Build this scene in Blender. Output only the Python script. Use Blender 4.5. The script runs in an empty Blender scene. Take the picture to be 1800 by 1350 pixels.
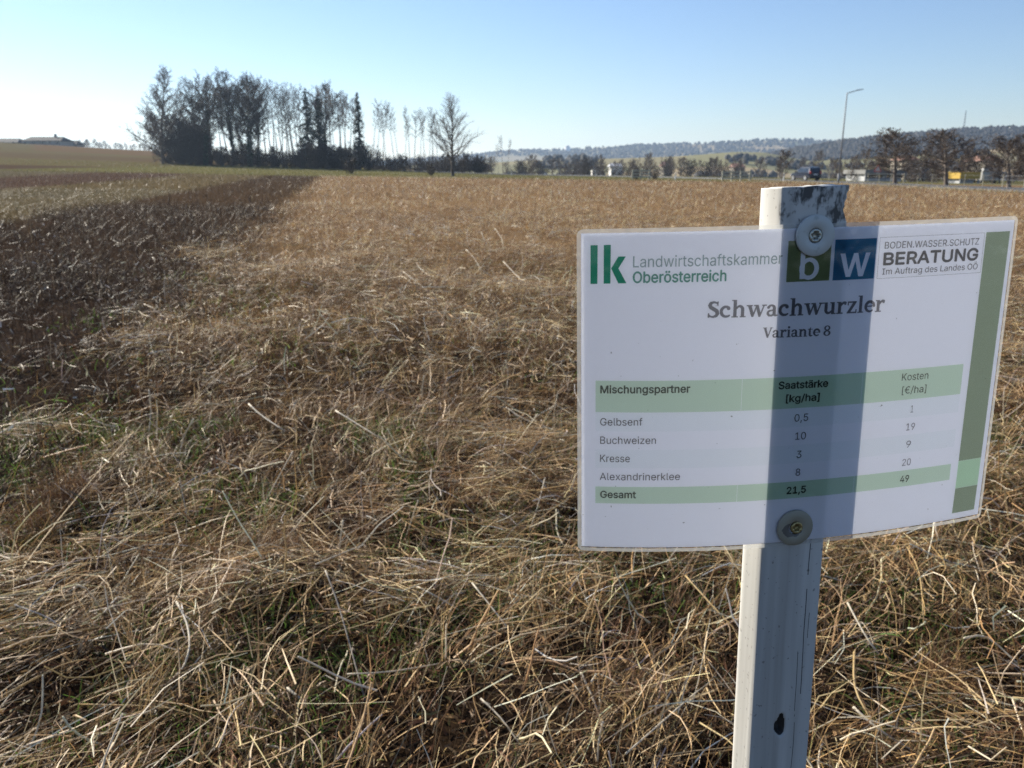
import bpy, bmesh, math, random
import numpy as np
from mathutils import Vector, Matrix

R = math.radians
rng = np.random.default_rng(7)
random.seed(7)
scn = bpy.context.scene
C = scn.collection

# ------------------------------------------------------------------ camera
EYE = 1.1
cam = bpy.data.cameras.new('camera')
camo = bpy.data.objects.new('camera', cam)
C.objects.link(camo)
camo.location = (0, 0, EYE)
camo.rotation_euler = (R(90 - 15.07), 0, 0)
cam.sensor_width = 36
cam.lens = 28.08
cam.clip_start = 0.02
cam.clip_end = 20000
cam.dof.use_dof = True
cam.dof.focus_distance = 0.62
cam.dof.aperture_fstop = 17.0
scn.camera = camo

# ------------------------------------------------------------------ light
SUN_AZ = -46.0          # degrees, negative = left of the viewing direction (+Y)
SUN_EL = 27.0
wd = bpy.data.worlds.new('World')
scn.world = wd
wd.use_nodes = True
nt = wd.node_tree
sky = nt.nodes.new('ShaderNodeTexSky')
sky.sky_type = 'NISHITA'
sky.sun_disc = False
sky.sun_elevation = R(SUN_EL)
sky.sun_rotation = R(SUN_AZ)
sky.altitude = 350
sky.air_density = 1.15
sky.dust_density = 0.08
sky.ozone_density = 3.0
bg = nt.nodes['Background']
wb = nt.nodes.new('ShaderNodeMix')          # daylight white balance of the whole sky
wb.data_type = 'RGBA'
wb.blend_type = 'MULTIPLY'
wb.inputs[0].default_value = 1.0
wb.inputs[7].default_value = (0.93, 0.955, 1.10, 1)
nt.links.new(sky.outputs[0], wb.inputs[6])
nt.links.new(wb.outputs[2], bg.inputs[0])
bg.inputs[1].default_value = 0.062
sl = bpy.data.lights.new('sun', 'SUN')
sl.energy = 5.0
sl.angle = R(0.55)
sl.color = (1.0, 0.92, 0.78)
so = bpy.data.objects.new('sun', sl)
C.objects.link(so)
sd = Vector((math.sin(R(SUN_AZ)) * math.cos(R(SUN_EL)), math.cos(R(SUN_AZ)) * math.cos(R(SUN_EL)), math.sin(R(SUN_EL))))
so.rotation_euler = sd.to_track_quat('Z', 'Y').to_euler()
so.location = (-30, 50, 40)

vs = scn.view_settings
vs.view_transform = 'Standard'
vs.look = 'None'
vs.exposure = 1.06
vs.gamma = 1.0
vs.use_curve_mapping = False
scn.cycles.use_denoising = True
scn.cycles.denoiser = 'OPENIMAGEDENOISE'
scn.cycles.denoising_input_passes = 'RGB_ALBEDO_NORMAL'
scn.cycles.denoising_prefilter = 'NONE'
scn.cycles.max_bounces = 8
scn.cycles.diffuse_bounces = 3
scn.cycles.transparent_max_bounces = 16
scn.cycles.volume_bounces = 0
scn.cycles.sample_clamp_indirect = 4.0


# ------------------------------------------------------------------ helpers
def new_obj(name, me, mat=None, parent=None):
    o = bpy.data.objects.new(name, me)
    C.objects.link(o)
    if mat is not None and me is not None and len(me.materials) == 0:
        me.materials.append(mat)
    if parent is not None:
        o.parent = parent
    return o


def tag(o, label=None, cat=None, group=None, kind=None):
    if label: o['label'] = label
    if cat: o['category'] = cat
    if group: o['group'] = group
    if kind: o['kind'] = kind
    return o


def empty(name, loc=(0, 0, 0), rz=0.0):
    o = bpy.data.objects.new(name, None)
    C.objects.link(o)
    o.location = loc
    o.rotation_euler = (0, 0, rz)
    o.empty_display_size = 0.1
    return o


def np_mesh(name, verts, tris=None, quads=None, col=None, smooth=False):
    """mesh from numpy arrays"""
    me = bpy.data.meshes.new(name)
    verts = np.asarray(verts, dtype=np.float32)
    me.vertices.add(len(verts))
    me.vertices.foreach_set('co', verts.ravel())
    nt_ = 0 if tris is None else len(tris)
    nq_ = 0 if quads is None else len(quads)
    loops = []
    if nt_: loops.append(np.asarray(tris, dtype=np.int32).ravel())
    if nq_: loops.append(np.asarray(quads, dtype=np.int32).ravel())
    loops = np.concatenate(loops)
    me.loops.add(len(loops))
    me.loops.foreach_set('vertex_index', loops)
    me.polygons.add(nt_ + nq_)
    starts = np.concatenate([np.arange(nt_) * 3, nt_ * 3 + np.arange(nq_) * 4]).astype(np.int32)
    me.polygons.foreach_set('loop_start', starts)
    if smooth:
        me.polygons.foreach_set('use_smooth', np.ones(nt_ + nq_, dtype=bool))
    me.update(calc_edges=True)
    if col is not None:
        a = me.color_attributes.new('Col', 'FLOAT_COLOR', 'POINT')
        c4 = np.ones((len(verts), 4), dtype=np.float32)
        c4[:, :3] = col
        a.data.foreach_set('color', c4.ravel())
    return me


class MB:
    """small mesh builder"""
    def __init__(s):
        s.v = []
        s.f = []

    def box(s, x0, x1, y0, y1, z0, z1):
        n = len(s.v)
        s.v += [(x0, y0, z0), (x1, y0, z0), (x1, y1, z0), (x0, y1, z0), (x0, y0, z1), (x1, y0, z1), (x1, y1, z1), (x0, y1, z1)]
        s.f += [tuple(n + i for i in q) for q in ((0, 3, 2, 1), (4, 5, 6, 7), (0, 1, 5, 4), (1, 2, 6, 5), (2, 3, 7, 6), (3, 0, 4, 7))]
        return s

    def poly(s, pts):
        n = len(s.v)
        s.v += [tuple(p) for p in pts]
        s.f.append(tuple(range(n, n + len(pts))))
        return s

    def tube(s, p0, p1, r0, r1, n=8, cap=True):
        p0 = Vector(p0); p1 = Vector(p1)
        d = (p1 - p0).normalized()
        a = d.orthogonal().normalized(); b = d.cross(a)
        k = len(s.v)
        for p, r in ((p0, r0), (p1, r1)):
            for i in range(n):
                t = 2 * math.pi * i / n
                s.v.append(tuple(p + a * (r * math.cos(t)) + b * (r * math.sin(t))))
        for i in range(n):
            j = (i + 1) % n
            s.f.append((k + i, k + j, k + n + j, k + n + i))
        if cap:
            s.f.append(tuple(k + i for i in reversed(range(n))))
            s.f.append(tuple(k + n + i for i in range(n)))
        return s

    def loft(s, rings, cap=True):
        k = len(s.v); n = len(rings[0])
        for r in rings: s.v += [tuple(p) for p in r]
        for j in range(len(rings) - 1):
            for i in range(n):
                i2 = (i + 1) % n
                s.f.append((k + j * n + i, k + j * n + i2, k + (j + 1) * n + i2, k + (j + 1) * n + i))
        if cap:
            s.f.append(tuple(k + i for i in reversed(range(n))))
            m = k + (len(rings) - 1) * n
            s.f.append(tuple(m + i for i in range(n)))
        return s

    def build(s, name, mat, parent=None, smooth=False, bevel=0.0):
        me = bpy.data.meshes.new(name)
        me.from_pydata(s.v, [], s.f)
        bm = bmesh.new(); bm.from_mesh(me)
        bmesh.ops.recalc_face_normals(bm, faces=bm.faces)
        if bevel > 0:
            bmesh.ops.bevel(bm, geom=list(bm.edges), offset=bevel, segments=2, affect='EDGES')
        bm.to_mesh(me); bm.free()
        if smooth:
            me.polygons.foreach_set('use_smooth', np.ones(len(me.polygons), dtype=bool))
        return new_obj(name, me, mat, parent)


def _hash(ix, iy, seed):
    h = (ix.astype(np.int64) * 374761393 + iy.astype(np.int64) * 668265263 + seed * 974634777) & 0xFFFFFFFF
    h = ((h ^ (h >> 13)) * 1274126177) & 0xFFFFFFFF
    return ((h ^ (h >> 16)) & 0xFFFFFF) / float(0xFFFFFF)


def vn(x, y, s, seed=0):
    """value noise 0..1, feature size s"""
    x = np.asarray(x) / s; y = np.asarray(y) / s
    ix = np.floor(x); iy = np.floor(y)
    fx = x - ix; fy = y - iy
    fx = fx * fx * (3 - 2 * fx); fy = fy * fy * (3 - 2 * fy)
    a = _hash(ix, iy, seed); b = _hash(ix + 1, iy, seed); c = _hash(ix, iy + 1, seed); d = _hash(ix + 1, iy + 1, seed)
    return (a * (1 - fx) + b * fx) * (1 - fy) + (c * (1 - fx) + d * fx) * fy


def sstep(a, b, x):
    t = np.clip((x - a) / (b - a), 0, 1)
    return t * t * (3 - 2 * t)


# ------------------------------------------------------------------ materials
def mat_new(name):
    m = bpy.data.materials.new(name)
    m.use_nodes = True
    n = m.node_tree
    return m, n, n.nodes['Principled BSDF']


def mat_plain(name, col, rough=0.7, metal=0.0, spec=0.5, var=0.0, scale=5.0, bump=0.0):
    m, n, p = mat_new(name)
    p.inputs['Base Color'].default_value = (*col, 1)
    p.inputs['Roughness'].default_value = rough
    p.inputs['Metallic'].default_value = metal
    p.inputs['Specular IOR Level'].default_value = spec
    if var > 0 or bump > 0:
        tc = n.nodes.new('ShaderNodeTexCoord')
        no = n.nodes.new('ShaderNodeTexNoise')
        no.inputs['Scale'].default_value = scale
        no.inputs['Detail'].default_value = 6
        n.links.new(tc.outputs['Object'], no.inputs['Vector'])
        if var > 0:
            mx = n.nodes.new('ShaderNodeMix'); mx.data_type = 'RGBA'
            mx.inputs[6].default_value = (*[c * (1 - var) for c in col], 1)
            mx.inputs[7].default_value = (*[min(1, c * (1 + var)) for c in col], 1)
            n.links.new(no.outputs['Fac'], mx.inputs[0])
            n.links.new(mx.outputs[2], p.inputs['Base Color'])
        if bump > 0:
            b = n.nodes.new('ShaderNodeBump')
            b.inputs['Strength'].default_value = bump
            b.inputs['Distance'].default_value = 0.02
            n.links.new(no.outputs['Fac'], b.inputs['Height'])
            n.links.new(b.outputs[0], p.inputs['Normal'])
    return m


def mat_blades(name, translucent=0.35, rough=0.42, spec=0.5, gain=1.0):
    """dry stalks and blades: colour per blade from the mesh, light passes through"""
    m, n, p = mat_new(name)
    at = n.nodes.new('ShaderNodeVertexColor'); at.layer_name = 'Col'
    tr = n.nodes.new('ShaderNodeBsdfTranslucent')
    mx = n.nodes.new('ShaderNodeMixShader')
    mx.inputs[0].default_value = translucent
    n.links.new(at.outputs['Color'], p.inputs['Base Color'])
    n.links.new(at.outputs['Color'], tr.inputs['Color'])
    p.inputs['Roughness'].default_value = rough
    p.inputs['Specular IOR Level'].default_value = spec
    out = n.nodes['Material Output']
    n.links.new(p.outputs[0], mx.inputs[1]); n.links.new(tr.outputs[0], mx.inputs[2])
    n.links.new(mx.outputs[0], out.inputs['Surface'])
    return m


def mat_ink(name, tint):
    """printing ink: filters whatever the paper behind it sends out"""
    m = bpy.data.materials.new(name); m.use_nodes = True
    n = m.node_tree
    n.nodes.remove(n.nodes['Principled BSDF'])
    t = n.nodes.new('ShaderNodeBsdfTransparent')
    t.inputs[0].default_value = (*tint, 1)
    n.links.new(t.outputs[0], n.nodes['Material Output'].inputs['Surface'])
    return m


M = {}
M['bark'] = mat_plain('bark', (0.075, 0.06, 0.048), 0.9, var=0.35, scale=3)
M['bark_pale'] = mat_plain('bark_pale', (0.13, 0.105, 0.085), 0.85, var=0.35, scale=3)
M['twig'] = mat_plain('twig', (0.07, 0.054, 0.044), 0.8, var=0.2, scale=1)
M['twig_pale'] = mat_plain('twig_pale', (0.15, 0.115, 0.09), 0.8, var=0.2, scale=1)
M['twig_brown'] = mat_plain('twig_brown', (0.11, 0.075, 0.05), 0.8, var=0.25, scale=1)
M['needle'] = mat_plain('needle', (0.028, 0.045, 0.026), 0.7, var=0.4, scale=2)
M['ivy'] = mat_plain('ivy', (0.03, 0.048, 0.022), 0.6, var=0.4, scale=2)
M['dead_leaf'] = mat_plain('dead_leaf', (0.07, 0.05, 0.035), 0.8, var=0.4, scale=2)
M['straw'] = mat_blades('straw', 0.20, 0.5, 0.16)
M['stalk'] = mat_blades('stalk', 0.30, 0.5, 0.3)
M['dark_stem'] = mat_blades('dark_stem', 0.15, 0.5, 0.09)
M['green'] = mat_blades('green_blade', 0.45, 0.5, 0.15)
M['asphalt'] = mat_plain('asphalt', (0.09, 0.088, 0.088), 0.75, var=0.2, scale=0.8)
M['line_paint'] = mat_plain('line_paint', (0.35, 0.35, 0.34), 0.6, var=0.1, scale=3)
M['galv'] = mat_plain('galvanised_steel', (0.22, 0.23, 0.24), 0.6, 0.0, var=0.12, scale=4)
M['white_paint'] = mat_plain('white_paint', (0.78, 0.77, 0.74), 0.55, var=0.05, scale=4)
M['rail_wood'] = mat_plain('rail_wood', (0.38, 0.36, 0.28), 0.75, var=0.25, scale=4)
M['dark'] = mat_plain('black_rubber', (0.02, 0.02, 0.021), 0.7)
M['car_paint'] = mat_plain('car_paint', (0.022, 0.026, 0.045), 0.22, 0.35, 0.6)
M['glass'] = mat_plain('dark_glass', (0.015, 0.02, 0.025), 0.05, 0.0, 0.8)
M['rim'] = mat_plain('alloy_rim', (0.55, 0.56, 0.58), 0.3, 0.9)
M['red_lens'] = mat_plain('red_lens', (0.35, 0.01, 0.01), 0.2)
M['lamp_lens'] = mat_plain('clear_lens', (0.7, 0.7, 0.68), 0.1)
M['plate'] = mat_plain('number_plate', (0.75, 0.75, 0.72), 0.4)
M['roof_dark'] = mat_plain('roof_dark', (0.022, 0.018, 0.018), 0.95, var=0.25, scale=1)
M['roof_red'] = mat_plain('roof_red', (0.2, 0.09, 0.06), 0.75, var=0.25, scale=1)
M['wall_cream'] = mat_plain('wall_cream', (0.30, 0.27, 0.22), 0.85, var=0.08, scale=1)
M['wall_white'] = mat_plain('wall_white', (0.74, 0.73, 0.7), 0.8, var=0.06, scale=1)
M['yellow'] = mat_plain('yellow_panel', (0.42, 0.27, 0.03), 0.5, var=0.08, scale=1)
M['hall_white'] = mat_plain('hall_white', (0.16, 0.16, 0.155), 0.7)
M['van_white'] = mat_plain('van_white', (0.30, 0.30, 0.29), 0.5)
M['grey_panel'] = mat_plain('grey_panel', (0.4, 0.41, 0.42), 0.5, var=0.1, scale=1)
M['sign_red'] = mat_plain('sign_red', (0.55, 0.03, 0.03), 0.4)
M['hill_wood'] = mat_plain('hill_wood', (0.030, 0.027, 0.024), 0.9, var=0.4, scale=0.02)


# ------------------------------------------------------------------ terrain
def g(x, y):
    x = np.asarray(x, dtype=float); y = np.asarray(y, dtype=float)
    yy = np.clip(y, 0, None)
    # the land climbs to the left and away, up to a crest 330 m off
    ycl = np.where(yy < 330, yy, 330 - 0.55 * (np.minimum(yy, 800) - 330))
    left = 0.00017 * np.clip(ycl, -40, None) * np.clip(-x, 0, 420)
    right = -0.012 * np.clip(x, 0, 110)
    far = -7.0 * sstep(170, 480, np.hypot(x, yy)) * sstep(-90, 20, x)
    roll = 0.05 * (vn(x + 300, y + 300, 9, 3) - 0.5) * sstep(3, 12, np.hypot(x, y))
    return left + right + far + roll


def g1(x, y):
    return float(g(np.array([x]), np.array([y]))[0])


FIELD_END = 92.0
PL = 0.218            # the plots run along x = x0 - PL*y


def make_ground():
    radii = np.concatenate([[0.0], np.geomspace(0.5, 3600, 190)])
    na = 288
    ang = np.linspace(0, 2 * np.pi, na, endpoint=False)
    rr, aa = np.meshgrid(radii[1:], ang, indexing='ij')
    x = (rr * np.sin(aa)).ravel(); y = (rr * np.cos(aa)).ravel()
    x = np.concatenate([[0], x]); y = np.concatenate([[0], y])
    z = g(x, y)
    v = np.stack([x, y, z], 1)
    tris = [(0, 1 + (i + 1) % na, 1 + i) for i in range(na)]
    nr = len(radii) - 1
    j = np.arange(nr - 1)[:, None]; i = np.arange(na)[None, :]
    i2 = (i + 1) % na
    q = np.stack([1 + j * na + i, 1 + j * na + i2, 1 + (j + 1) * na + i2, 1 + (j + 1) * na + i], -1).reshape(-1, 4)
    me = np_mesh('ground', v, np.array(tris), q, smooth=True)

    m, n, p = mat_new('ground')
    L = n.links.new

    def math_(op, a, b=None, clamp=False):
        nd = n.nodes.new('ShaderNodeMath'); nd.operation = op; nd.use_clamp = clamp
        for k, s in enumerate((a, b)):
            if s is None: continue
            if isinstance(s, (int, float)): nd.inputs[k].default_value = s
            else: L(s, nd.inputs[k])
        return nd.outputs[0]

    def mix(f, a, b):
        nd = n.nodes.new('ShaderNodeMix'); nd.data_type = 'RGBA'
        if isinstance(f, (int, float)): nd.inputs[0].default_value = f
        else: L(f, nd.inputs[0])
        for k, s in ((6, a), (7, b)):
            if isinstance(s, tuple): nd.inputs[k].default_value = (*s, 1)
            else: L(s, nd.inputs[k])
        return nd.outputs[2]

    geo = n.nodes.new('ShaderNodeNewGeometry')
    sp = n.nodes.new('ShaderNodeSeparateXYZ'); L(geo.outputs['Position'], sp.inputs[0])
    X, Y = sp.outputs[0], sp.outputs[1]

    def noise(scale, detail=5):
        nd = n.nodes.new('ShaderNodeTexNoise'); nd.inputs['Scale'].default_value = scale
        nd.inputs['Detail'].default_value = detail
        L(geo.outputs['Position'], nd.inputs['Vector'])
        return nd.outputs['Fac']

    n_fine = noise(14.0); n_mid = noise(0.9); n_big = noise(0.035, 3)
    # strip coordinate: distance to the right of the plot line through the origin
    S = math_('ADD', math_('ADD', X, math_('MULTIPLY', Y, PL)), math_('MULTIPLY', math_('SUBTRACT', n_mid, 0.5), 1.2))

    def step(v, edge, w):
        return math_('DIVIDE', math_('SUBTRACT', v, edge - w / 2), w, True)

    soil = mix(n_fine, (0.010, 0.007, 0.005), (0.034, 0.022, 0.014))
    strawc = mix(n_fine, (0.10, 0.062, 0.034), (0.27, 0.18, 0.10))
    soilA = mix(step(Y, 9.0, 10.0), soil, strawc)
    darkB = mix(n_fine, (0.014, 0.010, 0.008), (0.05, 0.036, 0.028))
    darkBf = mix(step(Y, 16.0, 22.0), darkB, mix(n_fine, (0.035, 0.024, 0.016), (0.085, 0.058, 0.037)))
    tanC = mix(n_fine, (0.08, 0.062, 0.034), (0.16, 0.12, 0.066))
    redD = mix(n_fine, (0.05, 0.034, 0.025), (0.12, 0.08, 0.057))
    greyE = mix(n_fine, (0.09, 0.075, 0.05), (0.17, 0.14, 0.09))
    c = mix(step(S, -1.35, 1.2), darkBf, soilA)
    c = mix(step(S, -7.0, 1.0), tanC, c)
    c = mix(step(S, -15.5, 1.2), redD, c)
    c = mix(step(S, -26.0, 2.0), greyE, c)
    # the meadow beyond the plots
    grass = mix(n_mid, (0.10, 0.098, 0.038), (0.15, 0.135, 0.06))
    grass = mix(math_('MULTIPLY', n_big, 0.5), grass, (0.12, 0.095, 0.045))
    edge = math_('ADD', Y, math_('MULTIPLY', math_('SUBTRACT', n_mid, 0.5), 3.0))
    c = mix(step(edge, FIELD_END, 3.0), c, grass)
    # far strips on the left slope: reddish stand, grass, tan crop on the crest
    ratio = math_('DIVIDE', X, math_('MAXIMUM', Y, 1.0))
    lf = step(math_('MULTIPLY', X, -1.0), 62.0, 8.0)
    strip1 = math_('MULTIPLY', lf, math_('MULTIPLY', step(Y, 96, 5), math_('SUBTRACT', 1.0, step(Y, 130, 6))))
    c = mix(strip1, c, mix(n_mid, (0.055, 0.036, 0.025), (0.09, 0.06, 0.042)))
    strip2 = math_('MULTIPLY', lf, math_('MULTIPLY', step(Y, 190, 8), math_('SUBTRACT', 1.0, step(Y, 232, 8))))
    c = mix(strip2, c, mix(n_mid, (0.08, 0.055, 0.03), (0.12, 0.085, 0.05)))
    strip3 = math_('MULTIPLY', math_('MULTIPLY', step(Y, 262, 6), step(ratio, -0.575, 0.01)), step(math_('MULTIPLY', X, -1.0), 40.0, 8.0))
    c = mix(strip3, c, mix(n_mid, (0.14, 0.075, 0.036), (0.18, 0.105, 0.055)))
    # drier grass on the left slope
    c = mix(math_('MULTIPLY', math_('MULTIPLY', lf, step(Y, 128, 10)), 0.62), c, mix(n_mid, (0.085, 0.062, 0.034), (0.13, 0.095, 0.052)))
    # distant farmland
    farm = mix(n_big, (0.10, 0.11, 0.05), (0.22, 0.17, 0.10))
    c = mix(step(Y, 420, 60), c, farm)
    L(c, p.inputs['Base Color'])
    p.inputs['Roughness'].default_value = 0.95
    p.inputs['Specular IOR Level'].default_value = 0.0
    b = n.nodes.new('ShaderNodeBump'); b.inputs['Strength'].default_value = 0.7; b.inputs['Distance'].default_value = 0.03
    L(n_fine, b.inputs['Height']); L(b.outputs[0], p.inputs['Normal'])
    o = new_obj('ground', me, m)
    tag(o, kind='structure')
    return o


make_ground()

# road on the right, bending left beyond the lamp
road_pts = []
for y in np.linspace(-60, 104, 42): road_pts.append((37.0, y))
cx, cy, rad = 37.0 - 60.0, 104.0, 60.0
for a in np.linspace(3, 62, 22): road_pts.append((cx + rad * math.cos(R(a)), cy + rad * math.sin(R(a))))
dx, dy = -math.sin(R(62)), math.cos(R(62))
lx_, ly_ = road_pts[-1]
for t in np.linspace(6, 30, 5): road_pts.append((lx_ + dx * t, ly_ + dy * t))
road_pts = np.array(road_pts)
tg = np.gradient(road_pts, axis=0); tg /= np.linalg.norm(tg, axis=1)[:, None]
nrm = np.stack([tg[:, 1], -tg[:, 0]], 1)


def ribbon(name, off0, off1, dz, mat, kind='structure', parent=None, i0=0, i1=None):
    P = road_pts[i0:i1]; N = nrm[i0:i1]
    a = P + N * off0; b = P + N * off1
    mid = g(P[:, 0], P[:, 1]) + dz
    v = np.concatenate([np.c_[a, mid], np.c_[b, mid], np.c_[a, mid - 0.35], np.c_[b, mid - 0.35]])
    n_ = len(P); i = np.arange(n_ - 1)
    q = np.concatenate([np.stack([i, i + 1, n_ + i + 1, n_ + i], 1), np.stack([i, 2 * n_ + i, 2 * n_ + i + 1, i + 1], 1),
                        np.stack([n_ + i, n_ + i + 1, 3 * n_ + i + 1, 3 * n_ + i], 1)])
    me = np_mesh(name, v, None, q)
    o = new_obj(name, me, mat, parent)
    if kind: tag(o, kind=kind)
    return o


road = ribbon('road', -3.2, 3.2, 0.10, M['asphalt'])
for off in (-3.02, 2.88):
    ribbon('edge_line', off, off + 0.14, 0.106, M['line_paint'], None, road)

# ------------------------------------------------------------------ hills
def hill(name, prof, d_crest, d_foot, col_a, col_b, seed, zfoot=-9.0, back=500, rough=6.0):
    """prof: list of (pixel column, pixel row) of the skyline -> real ridge at distance d_crest"""
    px = np.array([p[0] for p in prof], float); py = np.array([p[1] for p in prof], float)
    n_ = 160
    cols = np.linspace(px[0], px[-1], n_)
    zc = EYE + (297 - np.interp(cols, px, py)) / 1506.0 * d_crest
    k = 26
    v = []
    for j in range(k + 8):
        t = j / (k - 1)
        if t <= 1:
            d = d_foot + (d_crest - d_foot) * t
            h = zfoot + (zc - zfoot) * (t ** 1.25)
        else:
            d = d_crest + (t - 1) / (7 / (k - 1)) * back * 0.9
            h = zfoot + (zc - zfoot) * (1 - sstep(0, 1.12, (t - 1) * (k - 1) / 7))
        x = (cols - 900) / 1454.0 * d
        hh = h + rough * (vn(x, np.full_like(x, d), 140, seed) - 0.5) * np.minimum(t, 1) * (0 if t == 1 else 1)
        v.append(np.stack([x, np.full_like(x, d), hh], 1))
    v = np.concatenate(v)
    nj = k + 8
    j = np.arange(nj - 1)[:, None]; i = np.arange(n_ - 1)[None, :]
    q = np.stack([j * n_ + i, j * n_ + i + 1, (j + 1) * n_ + i + 1, (j + 1) * n_ + i], -1).reshape(-1, 4)
    me = np_mesh(name, v, None, q, smooth=True)
    m, nn, p = mat_new(name + '_land')
    tc = nn.nodes.new('ShaderNodeNewGeometry')
    no = nn.nodes.new('ShaderNodeTexVoronoi'); no.inputs['Scale'].default_value = 0.006
    cr = nn.nodes.new('ShaderNodeMix'); cr.data_type = 'RGBA'
    cr.inputs[6].default_value = (*col_a, 1); cr.inputs[7].default_value = (*col_b, 1)
    sp = nn.nodes.new('ShaderNodeSeparateColor')
    nn.links.new(tc.outputs['Position'], no.inputs['Vector'])
    nn.links.new(no.outputs['Color'], sp.inputs[0])
    nn.links.new(sp.outputs[0], cr.inputs[0])
    nn.links.new(cr.outputs[2], p.inputs['Base Color'])
    p.inputs['Roughness'].default_value = 1.0
    p.inputs['Specular IOR Level'].default_value = 0.1
    o = new_obj(name, me, m)
    tag(o, kind='structure')
    return v.reshape(nj, n_, 3), k


far_prof = [(560, 290), (700, 284), (830, 274), (900, 266), (1000, 265), (1050, 260), (1130, 256), (1250, 253), (1330, 248), (1400, 246), (1480, 250), (1600, 252), (1800, 250), (2200, 246), (2600, 252)]
near_prof = [(1240, 292), (1330, 275), (1400, 262), (1480, 249), (1540, 242), (1620, 234), (1700, 228), (1760, 226), (1800, 226), (1900, 224), (2100, 228), (2400, 232), (2700, 245)]
low_prof = [(700, 292), (880, 285), (960, 281), (1080, 279), (1180, 276), (1290, 267), (1340, 268), (1420, 283), (1520, 279), (1640, 271), (1760, 262), (1900, 262), (2300, 268)]
fv, fk = hill('far_hill', far_prof, 2300, 1500, (0.10, 0.11, 0.06), (0.26, 0.2, 0.12), 11)
nv, nk = hill('near_hill', near_prof, 1150, 760, (0.09, 0.10, 0.05), (0.24, 0.17, 0.10), 21, back=300)
lv, lk_ = hill('low_hill', low_prof, 700, 480, (0.16, 0.17, 0.075), (0.36, 0.26, 0.15), 31, back=160, rough=3)


def forest(name, grid, k, t0, t1, n, h0, h1, seed, conifer, label_mask, mat):
    """woodland mass on a hill: many small crowns in one mesh"""
    r = np.random.default_rng(seed)
    nj, n_, _ = grid.shape
    tt = t0 + (t1 - t0) * r.random(n)
    jf = tt * (k - 1); uf = r.random(n) * (n_ - 1.001)
    j = jf.astype(int); i = uf.astype(int)
    fj = (jf - j)[:, None]; fi = (uf - i)[:, None]
    P = (grid[j, i] * (1 - fi) + grid[j, i + 1] * fi) * (1 - fj) + (grid[j + 1, i] * (1 - fi) + grid[j + 1, i + 1] * fi) * fj
    keep = label_mask(P[:, 0], P[:, 1], tt)
    P = P[keep]; n = len(P)
    h = h0 + (h1 - h0) * r.random(n)
    con = r.random(n) < conifer
    w = np.where(con, h * 0.2, h * 0.55)
    m = 4
    a = np.linspace(0, 2 * np.pi, m, endpoint=False)[None, :] + r.random(n)[:, None] * 6
    jit = 0.7 + 0.6 * r.random((n, m))
    ring = lambda zz, ww: np.stack([P[:, 0, None] + np.cos(a) * ww[:, None] * jit, P[:, 1, None] + np.sin(a) * ww[:, None] * jit,
                                    (P[:, 2] + zz)[:, None] + np.zeros((n, m)) + 0.4 * (jit - 1) * h[:, None] * 0.3], -1)
    r0 = ring(np.where(con, 0.05 * h, 0.1 * h), w)
    r1 = ring(np.where(con, 0.5 * h, 0.62 * h), np.where(con, w * 0.55, w))
    top = np.stack([P[:, 0], P[:, 1], P[:, 2] + h], 1)[:, None, :]
    V = np.concatenate([r0, r1, top], 1)
    b = np.arange(n)[:, None] * (2 * m + 1)
    i = np.arange(m)[None, :]; i2 = (i + 1) % m
    q = np.stack([b + i, b + i2, b + m + i2, b + m + i], -1).reshape(-1, 4)
    t = np.stack([b + m + i, b + m + i2, b + 2 * m + 0 * i], -1).reshape(-1, 3)
    me = np_mesh(name, V.reshape(-1, 3), t, q)
    o = new_obj(name, me, mat)
    return o


def mk_far(x, y, t):
    f = vn(x, y, 160, 5)
    return (t > 0.80) | ((f > 0.45) & (t > 0.25))


def mk_near(x, y, t):
    f = vn(x, y, 90, 6)
    return (t > 0.55) | ((f > 0.5) & (t > 0.2))


def mk_low(x, y, t):
    f = vn(x, y, 45, 8)
    return f > 0.70


tag(forest('far_forest', fv, fk, 0.1, 1.1, 15000, 4.5, 9, 1, 0.3, mk_far, M['hill_wood']), 'dark spruce forest covering the ridge of the distant hills', 'forest', kind='stuff')
tag(forest('near_forest', nv, nk, 0.1, 1.15, 22000, 2.8, 5.2, 2, 0.0, mk_near, M['hill_wood']), 'bare winter woodland covering the closer dark hill', 'forest', kind='stuff')
tag(forest('low_woods', lv, lk_, 0.1, 1.1, 3500, 2.5, 5.5, 3, 0.0, mk_low, M['hill_wood']), 'scattered copses on the low pale hillside fields', 'forest', kind='stuff')


# ------------------------------------------------------------------ trees
def tubes_mesh(name, segs, sides):
    a = np.array([(*s[0], *s[1], s[2], s[3]) for s in segs], dtype=np.float64)
    p0 = a[:, 0:3]; p1 = a[:, 3:6]; r0 = a[:, 6]; r1 = a[:, 7]
    d = p1 - p0
    d /= np.maximum(np.linalg.norm(d, axis=1), 1e-6)[:, None]
    ref = np.where(np.abs(d[:, 2:3]) > 0.9, np.array([[1.0, 0, 0]]), np.array([[0, 0, 1.0]]))
    u = np.cross(d, ref); u /= np.linalg.norm(u, axis=1)[:, None]
    w = np.cross(d, u)
    t = np.linspace(0, 2 * np.pi, sides, endpoint=False)
    c = np.cos(t)[None, :, None]; s = np.sin(t)[None, :, None]
    ringd = u[:, None, :] * c + w[:, None, :] * s
    V = np.concatenate([p0[:, None, :] + ringd * r0[:, None, None], p1[:, None, :] + ringd * r1[:, None, None]], 1)
    n = len(a)
    b = np.arange(n)[:, None] * (2 * sides); i = np.arange(sides)[None, :]; i2 = (i + 1) % sides
    q = np.stack([b + i, b + i2, b + sides + i2, b + sides + i], -1).reshape(-1, 4)
    return np_mesh(name, V.reshape(-1, 3), None, q, smooth=True)


def rvec(rd, s):
    return Vector((rd.gauss(0, s), rd.gauss(0, s), rd.gauss(0, s)))


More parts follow.
